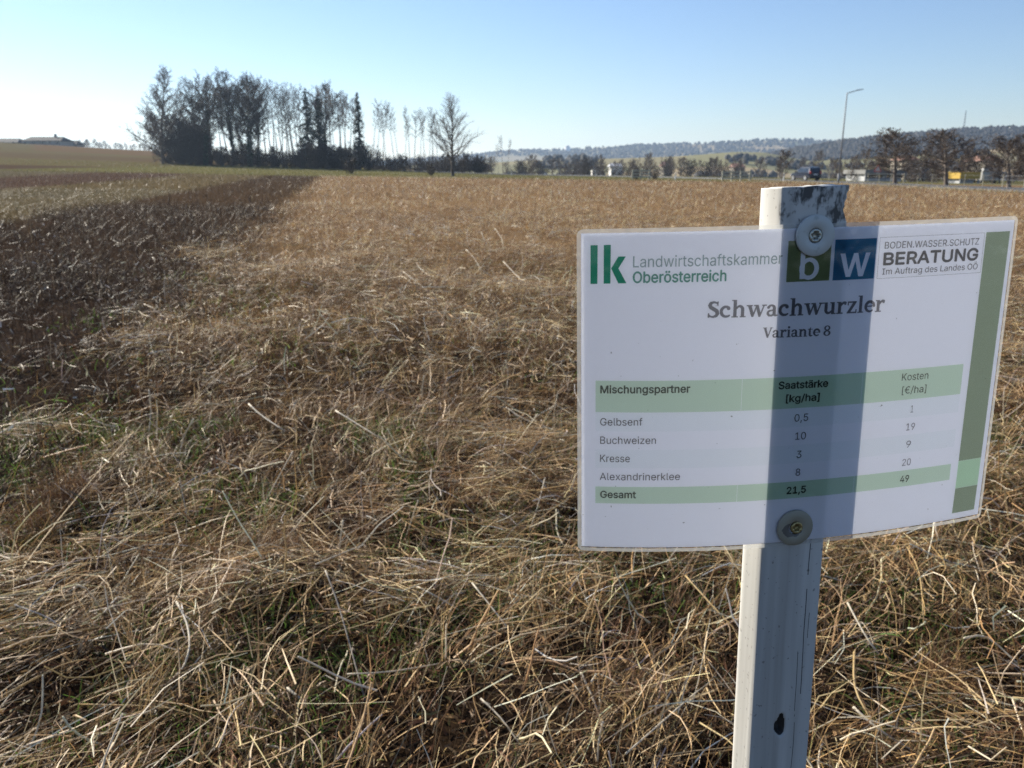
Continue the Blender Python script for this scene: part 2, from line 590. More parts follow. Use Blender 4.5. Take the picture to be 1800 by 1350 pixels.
def limb(rd, segs, p, d, length, r, nseg, wob, up, taper=0.35):
    pts = [(p.copy(), r)]
    for k in range(nseg):
        d = (d + rvec(rd, wob) + Vector((0, 0, up))).normalized()
        p2 = p + d * (length / nseg)
        r2 = r * (1 - (1 - taper) / nseg * 1.0) if k < nseg - 1 else r * 0.75
        segs.append((tuple(p), tuple(p2), r, r2))
        p = p2; r = r2
        pts.append((p.copy(), r))
    return pts, d


def bare_tree(seed, H, r0=0.18, crown0=0.35, blen=0.33, ang=45, up=0.10, n1=16, n2=7, n3=6, shape='oval', stems=1, spread=0.0, tw=0.014, lean=0.02):
    """returns (trunk segments, crown segments)"""
    rd = random.Random(seed)
    trunk = []; crown = []
    for s in range(stems):
        az = rd.uniform(0, 6.28)
        d = Vector((math.cos(az) * spread * rd.uniform(0.5, 1), math.sin(az) * spread * rd.uniform(0.5, 1), 1)).normalized()
        d = (d + rvec(rd, lean)).normalized()
        base = Vector((math.cos(az) * 0.12 * (stems > 1), math.sin(az) * 0.12 * (stems > 1), -0.15))
        Hs = H * (1 if s == 0 else rd.uniform(0.75, 0.98))
        rs = r0 / math.sqrt(stems)
        nseg = 10
        p = base.copy(); pts = [(p.copy(), rs * 1.25)]
        for k in range(nseg):
            d = (d + rvec(rd, 0.035) + Vector((0, 0, 0.03))).normalized()
            t0 = k / nseg; t1 = (k + 1) / nseg
            ra = rs * (1.25 if k == 0 else 1) * (1 - 0.93 * t0 ** 1.1); rb = max(rs * (1 - 0.93 * t1 ** 1.1), 0.012)
            p2 = p + d * (Hs * 1.0 / nseg)
            trunk.append((tuple(p), tuple(p2), ra, rb))
            p = p2; pts.append((p.copy(), rb))
        nb = max(3, int(n1 / stems ** 0.6))
        for b in range(nb):
            f = crown0 + (1 - crown0) * ((b + rd.random()) / nb)
            f = min(f, 0.985)
            kf = f * nseg; k = int(kf); q = kf - k
            pp = pts[k][0].lerp(pts[min(k + 1, nseg)][0], q)
            rr = pts[k][1] * (1 - q) + pts[min(k + 1, nseg)][1] * q
            u = (f - crown0) / (1 - crown0)
            if shape == 'oval': L = math.sin(math.pi * min(1, 0.18 + 0.80 * u)) ** 0.8
            elif shape == 'top': L = 0.35 + 0.75 * u * (1.0 - 0.45 * u)
            elif shape == 'round': L = math.sqrt(max(0.05, 1 - (1.7 * u - 0.8) ** 2))
            elif shape == 'fan': L = 1.0 - 0.72 * u
            else: L = 1.0
            L *= blen * H * rd.uniform(0.75, 1.15)
            az2 = b * 2.4 + rd.uniform(-0.5, 0.5)
            an = R(ang) * (1.12 - 0.6 * u) * rd.uniform(0.8, 1.2)
            dd = Vector((math.cos(az2) * math.sin(an), math.sin(az2) * math.sin(an), math.cos(an)))
            bp, bd = limb(rd, trunk if L > 0.12 * H else crown, pp, dd, L, min(rr * 0.55, 0.022 * L + 0.012), 5, 0.11, up)
            for c in range(n2):
                fc = 0.22 + 0.78 * (c + rd.random()) / n2
                kc = min(4, int(fc * 5)); qc = fc * 5 - kc
                p3 = bp[kc][0].lerp(bp[kc + 1][0], min(1, qc))
                d3 = (bp[kc + 1][0] - bp[kc][0]).normalized()
                side = rvec(rd, 1).cross(d3).normalized()
                d3 = (d3 * 0.75 + side * rd.uniform(0.45, 0.95) + Vector((0, 0, 0.12))).normalized()
                L3 = L * rd.uniform(0.22, 0.5) * (1.1 - 0.5 * fc)
                cp, cd = limb(rd, crown, p3, d3, L3, max(tw * 1.4, 0.012 * L3 + tw), 3, 0.14, up)
                for e in range(n3):
                    ke = rd.randrange(3)
                    p4 = cp[ke][0].lerp(cp[ke + 1][0], rd.random())
                    d4 = (cd + rvec(rd, 0.55) + Vector((0, 0, 0.15))).normalized()
                    L4 = L3 * rd.uniform(0.25, 0.6)
                    p5 = p4 + d4 * L4 * 0.55
                    d5 = (d4 + rvec(rd, 0.2) + Vector((0, 0, 0.1))).normalized()
                    crown.append((tuple(p4), tuple(p5), tw, tw * 0.75))
                    crown.append((tuple(p5), tuple(p5 + d5 * L4 * 0.45), tw * 0.75, tw * 0.4))
    return trunk, crown


def leaf_mesh(name, centers, size, seed, flat=0.5):
    r = np.random.default_rng(seed)
    n = len(centers)
    a = r.normal(size=(n, 3)); a /= np.linalg.norm(a, axis=1)[:, None]
    b = np.cross(a, r.normal(size=(n, 3))); b /= np.linalg.norm(b, axis=1)[:, None]
    s = size * (0.5 + r.random(n))[:, None]
    V = np.stack([centers - a * s, centers + b * s * flat, centers + a * s, centers - b * s * flat], 1)
    q = np.arange(n * 4).reshape(n, 4)
    return np_mesh(name, V.reshape(-1, 3), None, q)


def spruce(seed, H, w=0.17):
    r = np.random.default_rng(seed); rd = random.Random(seed)
    trunk = [((0, 0, -0.15), (0, 0, H * 0.5), H * 0.011, H * 0.007), ((0, 0, H * 0.5), (0, 0, H), H * 0.007, 0.015)]
    cen = []
    z = H * 0.10
    while z < H * 0.985:
        u = z / H
        L = H * w * (1 - u) ** 0.75 * rd.uniform(0.65, 1.15) + 0.12
        for k in range(6):
            if rd.random() < 0.12: continue
            az = rd.uniform(0, 6.28)
            Lk = L * rd.uniform(0.6, 1.15)
            tip = np.array([math.cos(az) * Lk, math.sin(az) * Lk, -0.28 * Lk + rd.uniform(-.1, .2)])
            trunk.append(((0, 0, z), tuple(np.array([0, 0, z]) + tip), 0.03, 0.01))
            m = max(4, int(Lk * 13))
            t = r.random(m) ** 0.75
            c = np.array([0, 0, z])[None] + tip[None] * t[:, None] + r.normal(size=(m, 3)) * np.array([0.14, 0.14, 0.12]) * (0.5 + 0.7 * Lk / 2)
            c[:, 2] -= 0.16 * t * Lk * r.random(m)
            cen.append(c)
        z += H * 0.026 * rd.uniform(0.8, 1.3)
    cen = np.concatenate(cen)
    return trunk, cen


TREES = {}
THEIGHT = {}


def true_height(key):
    h = 0
    for _, me, _m in TREES[key]:
        co = np.empty(len(me.vertices) * 3); me.vertices.foreach_get('co', co)
        h = max(h, float(np.percentile(co[2::3], 99.7)))
    THEIGHT[key] = h



def proto_bare(key, mat_t, mat_c, ivy=0, leaves=0, **kw):
    t, c = bare_tree(**kw)
    d = [('trunk', tubes_mesh('trunk', t, 6), M[mat_t]), ('crown', tubes_mesh('crown', c, 3), M[mat_c])]
    if ivy:
        r = np.random.default_rng(kw['seed'])
        seg = [s for s in t if s[2] > 0.05 * 1]
        big = sorted(t, key=lambda s: -s[2])[:16]
        w = np.array([s[2] + 0.1 for s in big]); w /= w.sum()
        idx = r.choice(len(big), ivy, p=w)
        a = np.array([big[i][0] for i in idx]); b = np.array([big[i][1] for i in idx])
        cen = a + (b - a) * r.random(ivy)[:, None] + r.normal(size=(ivy, 3)) * np.array([0.33, 0.33, 0.3])
        d.append(('ivy', leaf_mesh('ivy', cen, 0.2, 3), M['ivy']))
    if leaves:
        r = np.random.default_rng(kw['seed'] + 1)
        idx = r.integers(0, len(c), leaves)
        cen = np.array([c[i][1] for i in idx]) + r.normal(size=(leaves, 3)) * 0.12
        d.append(('withered_leaves', leaf_mesh('withered_leaves', cen, 0.1, 4), M['dead_leaf']))
    for _, me, mt in d: me.materials.append(mt)
    TREES[key] = d
    true_height(key)


def proto_spruce(key, seed, H, w):
    t, cen = spruce(seed, H, w)
    d = [('trunk', tubes_mesh('trunk', t, 4), M['bark']), ('crown', leaf_mesh('crown', cen, 0.24, seed, 0.55), M['needle'])]
    for _, me, mt in d: me.materials.append(mt)
    TREES[key] = d
    true_height(key)


def plant(key, name, x, y, label, cat, group=None, s=1.0, sz=None, rz=None, dz=0.0):
    z = g1(x, y)
    e = empty(name, (x, y, z - 0.03 + dz), random.uniform(0, 6.28) if rz is None else rz)
    e.scale = (s, s, sz or s)
    tag(e, label, cat, group)
    for nm, me, mt in TREES[key]:
        o = bpy.data.objects.new(nm, me); C.objects.link(o); o.parent = e
        if nm in ('ivy', 'withered_leaves'): o['kind'] = 'stuff'
    return e


def at(px, d):
    """real ground spot seen in column px of the photograph, d metres ahead"""
    return ((px - 900) / 1454.0 * d, d)


# prototypes
proto_bare('alder1', 'bark', 'twig', seed=1, H=20, r0=0.20, crown0=0.42, blen=0.21, ang=52, up=0.04, n1=26, n2=8, n3=6, shape='top', tw=0.026)
proto_bare('alder2', 'bark', 'twig', seed=2, H=20, r0=0.17, crown0=0.52, blen=0.15, ang=50, up=0.05, n1=20, n2=7, n3=6, shape='oval', tw=0.024)
proto_bare('alder3', 'bark_pale', 'twig_pale', seed=3, H=18, r0=0.13, crown0=0.62, blen=0.17, ang=48, up=0.05, n1=18, n2=7, n3=7, shape='top', tw=0.026)
proto_bare('oak1', 'bark', 'twig', seed=4, H=22, r0=0.38, crown0=0.32, blen=0.32, ang=58, up=0.05, n1=40, n2=11, n3=7, shape='top', ivy=1500, tw=0.042)
proto_bare('oak2', 'bark', 'twig', seed=5, H=22, r0=0.36, crown0=0.34, blen=0.30, ang=54, up=0.05, n1=40, n2=11, n3=7, shape='oval', stems=2, spread=0.13, ivy=1500, tw=0.042)
proto_bare('willow', 'bark_pale', 'twig_pale', seed=6, H=22, r0=0.3, crown0=0.05, blen=0.36, ang=50, up=0.05, n1=54, n2=11, n3=8, shape='fan', tw=0.026)
proto_bare('maple', 'bark', 'twig_pale', seed=14, H=11.5, r0=0.2, crown0=0.16, blen=0.46, ang=40, up=0.06, n1=36, n2=10, n3=8, shape='fan', tw=0.009)
proto_bare('street', 'bark_pale', 'twig_brown', seed=8, H=6.4, r0=0.2, crown0=0.26, blen=0.44, ang=72, up=0.05, n1=30, n2=11, n3=8, shape='round', tw=0.016, leaves=1500)
proto_bare('round', 'bark_pale', 'twig_pale', seed=9, H=9, r0=0.2, crown0=0.15, blen=0.36, ang=62, up=0.04, n1=28, n2=9, n3=8, shape='round', tw=0.024, leaves=900)
proto_bare('round2', 'bark_pale', 'twig_pale', seed=10, H=11, r0=0.22, crown0=0.18, blen=0.30, ang=56, up=0.05, n1=28, n2=9, n3=8, shape='oval', tw=0.024, leaves=700)
proto_bare('shrub1', 'bark', 'twig', seed=20, H=5, r0=0.12, crown0=0.02, blen=0.5, ang=60, up=0.05, n1=36, n2=8, n3=5, shape='fan', stems=6, spread=0.5, tw=0.016, leaves=500)
proto_bare('shrub2', 'bark', 'twig', seed=21, H=5, r0=0.12, crown0=0.02, blen=0.45, ang=66, up=0.03, n1=38, n2=8, n3=5, shape='oval', stems=7, spread=0.6, tw=0.016, leaves=900)
proto_bare('shrub3', 'bark_pale', 'twig_brown', seed=23, H=5, r0=0.12, crown0=0.02, blen=0.48, ang=60, up=0.05, n1=34, n2=8, n3=5, shape='fan', stems=6, spread=0.55, tw=0.016, leaves=200)
proto_bare('bush', 'bark', 'twig', seed=22, H=2.0, r0=0.05, crown0=0.02, blen=0.5, ang=50, up=0.06, n1=26, n2=7, n3=6, shape='fan', stems=7, spread=0.5, tw=0.009, leaves=260)
proto_spruce('spruce1', 31, 20, 0.17)
proto_spruce('spruce2', 32, 18, 0.12)


def place_tree(key, name, px, d, top_py, label, cat='tree', group=None, proto_h=20.0, wide=1.0):
    """stand a tree so that its real height matches"""
    x, y = at(px, d)
    h = EYE + (297 - top_py) / 1506.0 * d - g1(x, y)
    s = h / THEIGHT[key]
    return plant(key, name, x, y, label, cat, group, s * wide, s)


G1 = 'bare alders of the grove'
# the grove on the left
place_tree('willow', 'feathery_tree', 288, 172, 122, 'pale feathery bare tree with low branches at the open end of the grove', proto_h=22, wide=1.35)
place_tree('oak1', 'ivy_tree', 372, 178, 132, 'broad dark bare tree thick with ivy, beside the pale feathery tree', proto_h=22)
place_tree('oak2', 'ivy_tree', 415, 184, 124, 'tallest dark ivy-covered bare tree in the thick part of the grove', proto_h=22)
place_tree('oak1', 'ivy_tree', 455, 176, 136, 'dark ivy-covered bare tree with a dense round top in the grove', proto_h=22)
place_tree('alder1', 'slender_tree', 335, 186, 142, 'thin bare tree between the pale feathery tree and the ivy-covered trees', proto_h=20)
for px, d, top in ((352, 192, 138), (362, 170, 150), (403, 190, 134), (392, 170, 140), (432, 192, 130), (440, 172, 140), (470, 190, 145), (480, 176, 150), (322, 186, 165), (497, 178, 160), (512, 190, 150), (528, 176, 158), (488, 186, 152), (505, 172, 165), (520, 184, 156), (536, 190, 152), (500, 196, 150), (516, 198, 148), (530, 200, 150), (483, 198, 142)):
    place_tree(random.choice(['alder1', 'oak1', 'oak2'] if px < 480 else ['alder1', 'alder2']), 'slender_tree', px, d, top, 'slender dark bare tree standing among the ivy-covered trees of the grove', group='slender trees in the thick part of the grove', proto_h=20 if px >= 480 else 21)
place_tree('oak2', 'ivy_tree', 565, 184, 146, 'bare tree with a broad crown rising behind the twin spruces', proto_h=22)
place_tree('spruce1', 'spruce_tree', 545, 174, 160, 'wide dark spruce standing in the middle of the grove', 'spruce', proto_h=20)
place_tree('spruce1', 'spruce_tree', 566, 178, 172, 'second wide dark spruce, close beside the first in the grove', 'spruce', proto_h=20)
place_tree('spruce2', 'spruce_tree', 634, 172, 166, 'narrow pointed spruce standing alone between thin bare trees', 'spruce', proto_h=18, wide=0.95)
for px, d, top in ((585, 180, 160), (598, 172, 168), (608, 188, 172), (618, 176, 175), (645, 186, 180), (577, 190, 155), (591, 176, 160), (603, 182, 166), (613, 170, 176), (626, 184, 172), (570, 196, 152), (584, 198, 158), (597, 200, 162), (609, 196, 168), (622, 198, 170)):
    place_tree(random.choice(['alder2', 'alder3']), 'slender_tree', px, d, top, 'thin bare tree in the row between the wide spruces and the narrow spruce', group='thin trees between the spruces', proto_h=20)
for px, d, top in ((656, 176, 174), (673, 180, 178), (694, 175, 183), (701, 184, 190), (722, 178, 187), (729, 184, 195), (748, 180, 190), (760, 178, 189), (770, 190, 197), (680, 190, 195), (712, 192, 205), (664, 186, 182), (738, 190, 196), (754, 186, 200)):
    place_tree(random.choice(['alder2', 'alder3', 'alder3']), 'slender_tree', px, d, top, 'thin bare tree with a small tufted top in the open row beyond the narrow spruce', group='thin open row of trees', proto_h=19)
# lone tree and bushes on the meadow
place_tree('maple', 'meadow_tree', 796, 110, 165, 'lone bare tree with upswept branches on the green meadow', proto_h=11.5, wide=1.25)
place_tree('bush', 'meadow_bush', 757, 111, 286, 'small dark bush on the meadow beside the lone bare tree', 'bush', proto_h=2.0)
place_tree('bush', 'meadow_bush', 612, 112, 272, 'sparse twiggy bush at the meadow edge in front of the grove', 'bush', proto_h=2.0)
# understorey of the grove
for k in range(84):
    px = 300 + k * 6.7 + random.uniform(-5, 5)
    d = random.uniform(168, 190)
    big = px < 375
    top = random.uniform(195, 262) if big else (random.uniform(246, 280) if px < 660 else random.uniform(266, 284))
    place_tree(random.choice(['shrub1', 'shrub2', 'shrub2']) if px < 640 else random.choice(['shrub3', 'shrub3', 'shrub1']), 'shrub', px, d, top, ('tall dense shrub filling the foot of the grove near the pale feathery tree' if big else 'low dense dark shrub in the undergrowth of the grove'), 'shrub', group=('tall shrubs of the grove' if big else 'undergrowth of the grove'), proto_h=5.0, wide=(0.75 if big else 1.25))
# hedge line from the grove to the right
for k in range(30):
    px = 780 + k * 17.5 + random.uniform(-8, 8)
    d = random.uniform(205, 260)
    place_tree(random.choice(['shrub1', 'shrub3', 'shrub3', 'round']), 'hedge_shrub', px, d, random.uniform(274, 284), 'bare shrub in the long hedge behind the meadow', 'shrub', group='hedge behind the meadow', proto_h=5.5, wide=1.3)
for px, d, top in ((884, 215, 237), (892, 220, 244), (876, 222, 252)):
    place_tree('alder3', 'slender_tree', px, d, top, 'thin tufted tree rising alone above the long hedge', group='thin trees above the hedge', proto_h=18)
for k in range(22):
    px = 940 + k * 40 + random.uniform(-12, 12)
    d = random.uniform(230, 330)
    place_tree(random.choice(['round', 'round2', 'round2']), 'valley_tree', px, d, random.uniform(268, 286), 'rounded bare tree in the valley in front of the hills', 'tree', group='valley trees', proto_h=10, wide=1.15)
# along the far side of the road
sx = [(1577, 88, 225), (1668, 80, 226), (1779, 71, 234)]
lab = ['round-crowned bare street tree nearest to the white roadside roofs', 'round-crowned bare street tree between the white roofs and the yellow banner', 'round-crowned bare street tree beside the yellow banner, closest along the road']
for (px, d, top), lb in zip(sx, lab):
    place_tree('street', 'street_tree', px, d, top, lb, proto_h=6.4, wide=1.6)
place_tree('street', 'street_tree', 1906, 62, 240, 'round-crowned bare street tree further along the road past the yellow banner', proto_h=6.4)
place_tree('street', 'street_tree', 1375, 128, 262, 'small round bare tree beside the road beyond the dark car', proto_h=6.4)
place_tree('round', 'street_tree', 1438, 150, 263, 'bushy bare tree behind the dark car', proto_h=9)
for k, (px, d, top) in enumerate(((1500, 125, 272), (1535, 130, 268), (1610, 122, 262), (1640, 120, 258), (1720, 118, 262), (1760, 112, 256), (1700, 128, 250), (1480, 140, 274), (1585, 135, 250), (1520, 138, 262), (1555, 132, 256), (1628, 130, 252), (1660, 134, 250), (1688, 120, 262), (1742, 126, 252), (1785, 122, 250), (1810, 116, 256), (1602, 112, 284), (1650, 108, 286), (1748, 100, 288), (1500, 122, 290))):
    place_tree(random.choice(['shrub3', 'round', 'shrub3']), 'roadside_shrub', px, d, top, 'brown bare shrub behind the row of street trees', 'shrub', group='shrubs behind the street trees', proto_h=6, wide=1.1)
place_tree('bush', 'ditch_bush', 1118, 101, 296, 'dark bush against the shorter wooden railing', 'bush', proto_h=2.0)
place_tree('bush', 'ditch_bush', 1152, 103, 303, 'low dark bush just past the shorter wooden railing', 'bush', proto_h=2.0, wide=1.3)
# far tree line past the crest on the left
for k in range(22):
    px = 142 + k * 7.2 + random.uniform(-3, 3)
    d = random.uniform(430, 470)
    x, y = at(px, d)
    top = 249 + 0.06 * (px - 150) + random.uniform(-3, 4)
    h = random.uniform(5, 7.5)
    z = EYE + (297 - top) / 1506.0 * d - h
    e = plant('round2', 'crest_tree', x, y, 'small distant tree in the line behind the field crest', 'tree', 'distant tree line on the left', h / 11 * 1.25, h / 11)
    e.location.z = max(z, g1(x, y) - 1.0)

# ------------------------------------------------------------------ houses on the left crest
def house(name, px0, px1, d, roof_py, eave_py, label, roof_mat, wall_mat, hip=0.3, chimney=None, depth=11.0, base_py=258):
    x0 = (px0 - 900) / 1454.0 * d; x1 = (px1 - 900) / 1454.0 * d
    zr = EYE + (297 - roof_py) / 1506.0 * d; ze = EYE + (297 - eave_py) / 1506.0 * d
    xm = (x0 + x1) / 2; w = x1 - x0
    zb = min(g1(xm, d), g1(xm, d + depth), EYE + (297 - base_py) / 1506.0 * d) - 0.3
    e = empty(name, (xm, d + depth / 2, zb))
    H = ze - zb; T = zr - zb
    b = MB().box(-w / 2 + 0.5, w / 2 - 0.5, -depth / 2 + 0.5, depth / 2 - 0.5, 0, H)
    b.build('wall', wall_mat, e)
    hw = w * hip / 2
    rf = MB()
    a = [(-w / 2, -depth / 2, H - 0.25), (w / 2, -depth / 2, H - 0.25), (w / 2, depth / 2, H - 0.25), (-w / 2, depth / 2, H - 0.25)]
    r1 = (-w / 2 + hw, 0, T); r2 = (w / 2 - hw, 0, T)
    rf.poly([a[0], a[1], r2, r1]); rf.poly([a[1], a[2], r2]); rf.poly([a[2], a[3], r1, r2]); rf.poly([a[3], a[0], r1]); rf.poly([a[3], a[2], a[1], a[0]])
    ro = rf.build('roof', roof_mat, e)
    if chimney is not None:
        MB().box(chimney - 0.4, chimney + 0.4, 0.3, 1.1, T - 1.0, T + 1.1).build('chimney', M['wall_cream'], ro)
    n = max(2, int(w / 3.2))
    for k in range(n):
        xx = -w / 2 + (k + 0.5) * w / n
        MB().box(xx - 0.5, xx + 0.5, -depth / 2 + 0.44, -depth / 2 + 0.52, H * 0.45, H * 0.45 + 1.2).build('window', M['glass'], e)
    tag(e, label, 'house')
    return e


house('farmhouse', 42, 114, 335, 240, 247, 'long dark-roofed farmhouse with a chimney on the crest of the field', M['roof_dark'], M['wall_cream'], 0.22, 3.0)
house('farmhouse', -14, 38, 340, 243, 250, 'dark-roofed house at the open left end of the field crest', M['roof_dark'], M['wall_cream'], 0.35, None)
house('farmhouse', 112, 142, 345, 247, 253, 'small dark outbuilding next to the long farmhouse', M['roof_dark'], M['wall_cream'], 0.5, None, 7)
# pale houses in the valley
house('valley_house', 1072, 1096, 300, 287, 292, 'small pale valley house with a low roof among bare trees', M['grey_panel'], M['wall_white'], 0.2, None, 9, 303)
house('valley_house', 1040, 1056, 310, 291, 296, 'narrow white valley house beside the long hedge', M['roof_dark'], M['wall_white'], 0.2, None, 9, 304)
house('valley_house', 1165, 1184, 330, 284, 291, 'cream valley house with a red roof among bare trees', M['roof_red'], M['wall_cream'], 0.2, None, 9, 303)
house('valley_house', 1290, 1312, 300, 287, 293, 'cream valley house behind the longer wooden railing', M['roof_red'], M['wall_cream'], 0.2, None, 9, 306)
house('valley_house', 1590, 1620, 190, 273, 280, 'cream house seen above the white roadside roofs', M['roof_red'], M['wall_cream'], 0.2, None, 9, 312)
house('valley_house', 1730, 1768, 175, 273, 281, 'cream house above the yellow banner behind street trees', M['roof_red'], M['wall_cream'], 0.2, None, 9, 315)
# white silo on the ridge
sxx, syy = at(997, 2240)
e = empty('white_silo', (sxx, syy, EYE + (297 - 270) / 1506.0 * 2240 - 6))
MB().tube((0, 0, 0), (0, 0, 22), 8, 8, 16).build('shell', M['wall_white'], e, True)
MB().tube((0, 0, 22), (0, 0, 27), 8, 2, 16).build('dome', M['grey_panel'], e, True)
tag(e, 'white silo on the distant wooded ridge', 'silo')
# mast on the near hill
mx_, my_ = at(1684, 1140)
zt = EYE + (297 - 196) / 1506.0 * 1140; zb = EYE + (297 - 232) / 1506.0 * 1140
e = empty('radio_mast', (mx_, my_, zb))
Hh = zt - zb
mb = MB()
for k in range(3):
    a = R(120 * k)
    mb.tube((1.6 * math.cos(a), 1.6 * math.sin(a), -6), (0.3 * math.cos(a), 0.3 * math.sin(a), Hh), 0.22, 0.14, 5)
for k in range(8):
    z0 = Hh * k / 8
    rr = 1.6 - 1.3 * (z0 + 6) / (Hh + 6)
    for j in range(3):
        a = R(120 * j); b_ = R(120 * (j + 1))
        mb.tube((rr * math.cos(a), rr * math.sin(a), z0), (rr * 0.86 * math.cos(b_), rr * 0.86 * math.sin(b_), z0 + Hh / 8), 0.1, 0.1, 4)
mb.build('lattice', M['galv'], e)
mb = MB()
for k in range(3):
    a = R(120 * k + 40)
    mb.box(0.7 * math.cos(a) - 0.25, 0.7 * math.cos(a) + 0.25, 0.7 * math.sin(a) - 0.25, 0.7 * math.sin(a) + 0.25, Hh * 0.62, Hh * 0.62 + 3)
mb.build('antenna_panels', M['grey_panel'], e)
tag(e, 'thin lattice radio mast on the closer wooded hill', 'mast')

# ------------------------------------------------------------------ roadside yard on the right
def yard_hall(px0, px1, d, top, bottom, label, fascia, name='canopy_building', dep=8.0):
    x0 = (px0 - 900) / 1454.0 * d; x1 = (px1 - 900) / 1454.0 * d
    zb = g1((x0 + x1) / 2, d); zt = EYE + (297 - top) / 1506.0 * d; zf = EYE + (297 - bottom) / 1506.0 * d
    w = x1 - x0
    e = empty(name, ((x0 + x1) / 2, d, zb - 0.05))
    t = zt - zb; f = zf - zb
    MB().box(-w / 2, w / 2, 0, dep, f, t).build('fascia', fascia, e, bevel=0.04)
    MB().box(-w / 2 + 0.4, w / 2 - 0.4, 0.8, dep - 0.4, 0, f - 0.01).build('back_wall', M['grey_panel'], e)
    n = max(2, int(w / 2.2))
    for k in range(n + 1):
        xx = -w / 2 + 0.15 + (w - 0.3) * k / n
        MB().box(xx - 0.08, xx + 0.08, 0.1, 0.26, 0, f - 0.01).build('pillar', M['galv'], e)
    for k in range(n):
        xa = -w / 2 + 0.3 + (w - 0.3) * k / n; xb = xa + (w - 0.3) / n - 0.3
        MB().box(xa, xb, 0.74, 0.796, 0.5, max(0.9, f - 0.3)).build('window', M['glass'], e)
    tag(e, label, 'building')


yard_hall(1522, 1596, 118, 298, 306, 'long low roadside hall with a white roof edge behind the street trees', M['hall_white'])
yard_hall(1690, 1726, 104, 302, 314, 'roadside shelter with a bright yellow banner front', M['yellow'], 'banner_shelter', 4.0)
# white panel van pieces seen beneath the crowns
def van(px, d, label, mat, L=4.8, rz=0.0):
    x, y = at(px, d)
    e = empty('delivery_van', (x, y, g1(x, y)), rz)
    sec = [(-L / 2, 0.45, 1.9), (-L / 2 + 0.1, 0.4, 2.0), (L / 2 - 1.5, 0.4, 2.0), (L / 2 - 0.8, 0.4, 1.25), (L / 2 - 0.1, 0.45, 1.05), (L / 2, 0.5, 0.8)]
    mb = MB(); rings = []
    for xx, a, b in sec:
        rings.append([(xx, -0.92, a), (xx, 0.92, a), (xx, 0.92, a + (b - a) * 0.6), (xx, 0.8, b), (xx, -0.8, b), (xx, -0.92, a + (b - a) * 0.6)])
    mb.loft(rings).build('body', mat, e)
    for sx_ in (-1, 1):
        MB().poly([(L / 2 - 2.1, sx_ * 0.935, 1.15), (L / 2 - 1.2, sx_ * 0.935, 1.15), (L / 2 - 1.6, sx_ * 0.87, 1.75), (L / 2 - 2.1, sx_ * 0.87, 1.75)]).build('side_window', M['glass'], e)
    for xx in (-L / 2 + 0.9, L / 2 - 0.9):
        for sy_ in (-0.82, 0.82):
            w_ = MB().tube((xx, sy_ - 0.1, 0.33), (xx, sy_ + 0.1, 0.33), 0.33, 0.33, 16).build('wheel', M['dark'], e, False)
            MB().tube((xx, sy_ - 0.11, 0.33), (xx, sy_ + 0.11, 0.33), 0.19, 0.19, 12).build('rim', M['rim'], w_)
    tag(e, label, 'van')


van(1622, 128, 'white van parked below the street trees beside the white-roofed hall', M['van_white'], 3.6, 0.6)
van(1738, 112, 'short white van parked beside the yellow banner shelter', M['van_white'], 3.4, 1.2)
# mesh fence along the road verge
for k in range(18):
    y = 62 + k * 3.0
    x = 42.3
    if k == 0: fe = empty('wire_fence', (x, y, g1(x, y)))
    b = MB().tube((0, (y - 62), g1(x, y) - g1(x, 62) - 0.05), (0, (y - 62), g1(x, y) - g1(x, 62) + 1.15), 0.035, 0.03, 6)
    b.build('post', M['rail_wood'], fe)
for hz in (0.35, 0.7, 1.05):
    mb = MB()
    for k in range(17):
        y0 = 62 + k * 3.0; y1 = y0 + 3.0
        mb.tube((0, y0 - 62, g1(42.3, y0) - g1(42.3, 62) + hz), (0, y1 - 62, g1(42.3, y1) - g1(42.3, 62) + hz), 0.008, 0.008, 4, False)
    mb.build('wire', M['galv'], fe)
tag(fe, 'low wire fence on wooden posts along the far road verge', 'fence')

# ------------------------------------------------------------------ lamp, signs, railings
def street_lamp():
    x, y = at(1475.5, 84)
    z = g1(x, y)
    e = empty('street_lamp', (x, y, z - 0.05))
    H = 8.85
    MB().tube((0, 0, 0), (0, 0, 1.1), 0.105, 0.10, 12).build('base', M['galv'], e, True)
    MB().tube((0, 0, 1.1), (0, 0, H), 0.085, 0.05, 12).build('pole', M['galv'], e, True)
    MB().tube((0, 0, H - 0.03), (0.85, 0, H + 0.20), 0.045, 0.04, 10).build('arm', M['galv'], e, True)
    mb = MB()
    rings = []
    for t, w, h in ((0, 0.05, 0.04), (0.12, 0.12, 0.07), (0.6, 0.14, 0.06), (0.78, 0.06, 0.03)):
        xx = 0.8 + t; zz = H + 0.2 + t * 0.15
        rings.append([(xx, -w, zz - h * 0.3), (xx, w, zz - h * 0.3), (xx, w * 0.8, zz + h), (xx, -w * 0.8, zz + h)])
    h_ = mb.loft(rings).build('lamp_head', M['galv'], e)
    MB().poly([(0.95, -0.1, H + 0.195), (1.38, -0.1, H + 0.262), (1.38, 0.1, H + 0.262), (0.95, 0.1, H + 0.195)]).build('lens', M['lamp_lens'], h_)
    tag(e, 'tall grey street lamp with a single short arm beside the road', 'street lamp')


street_lamp()


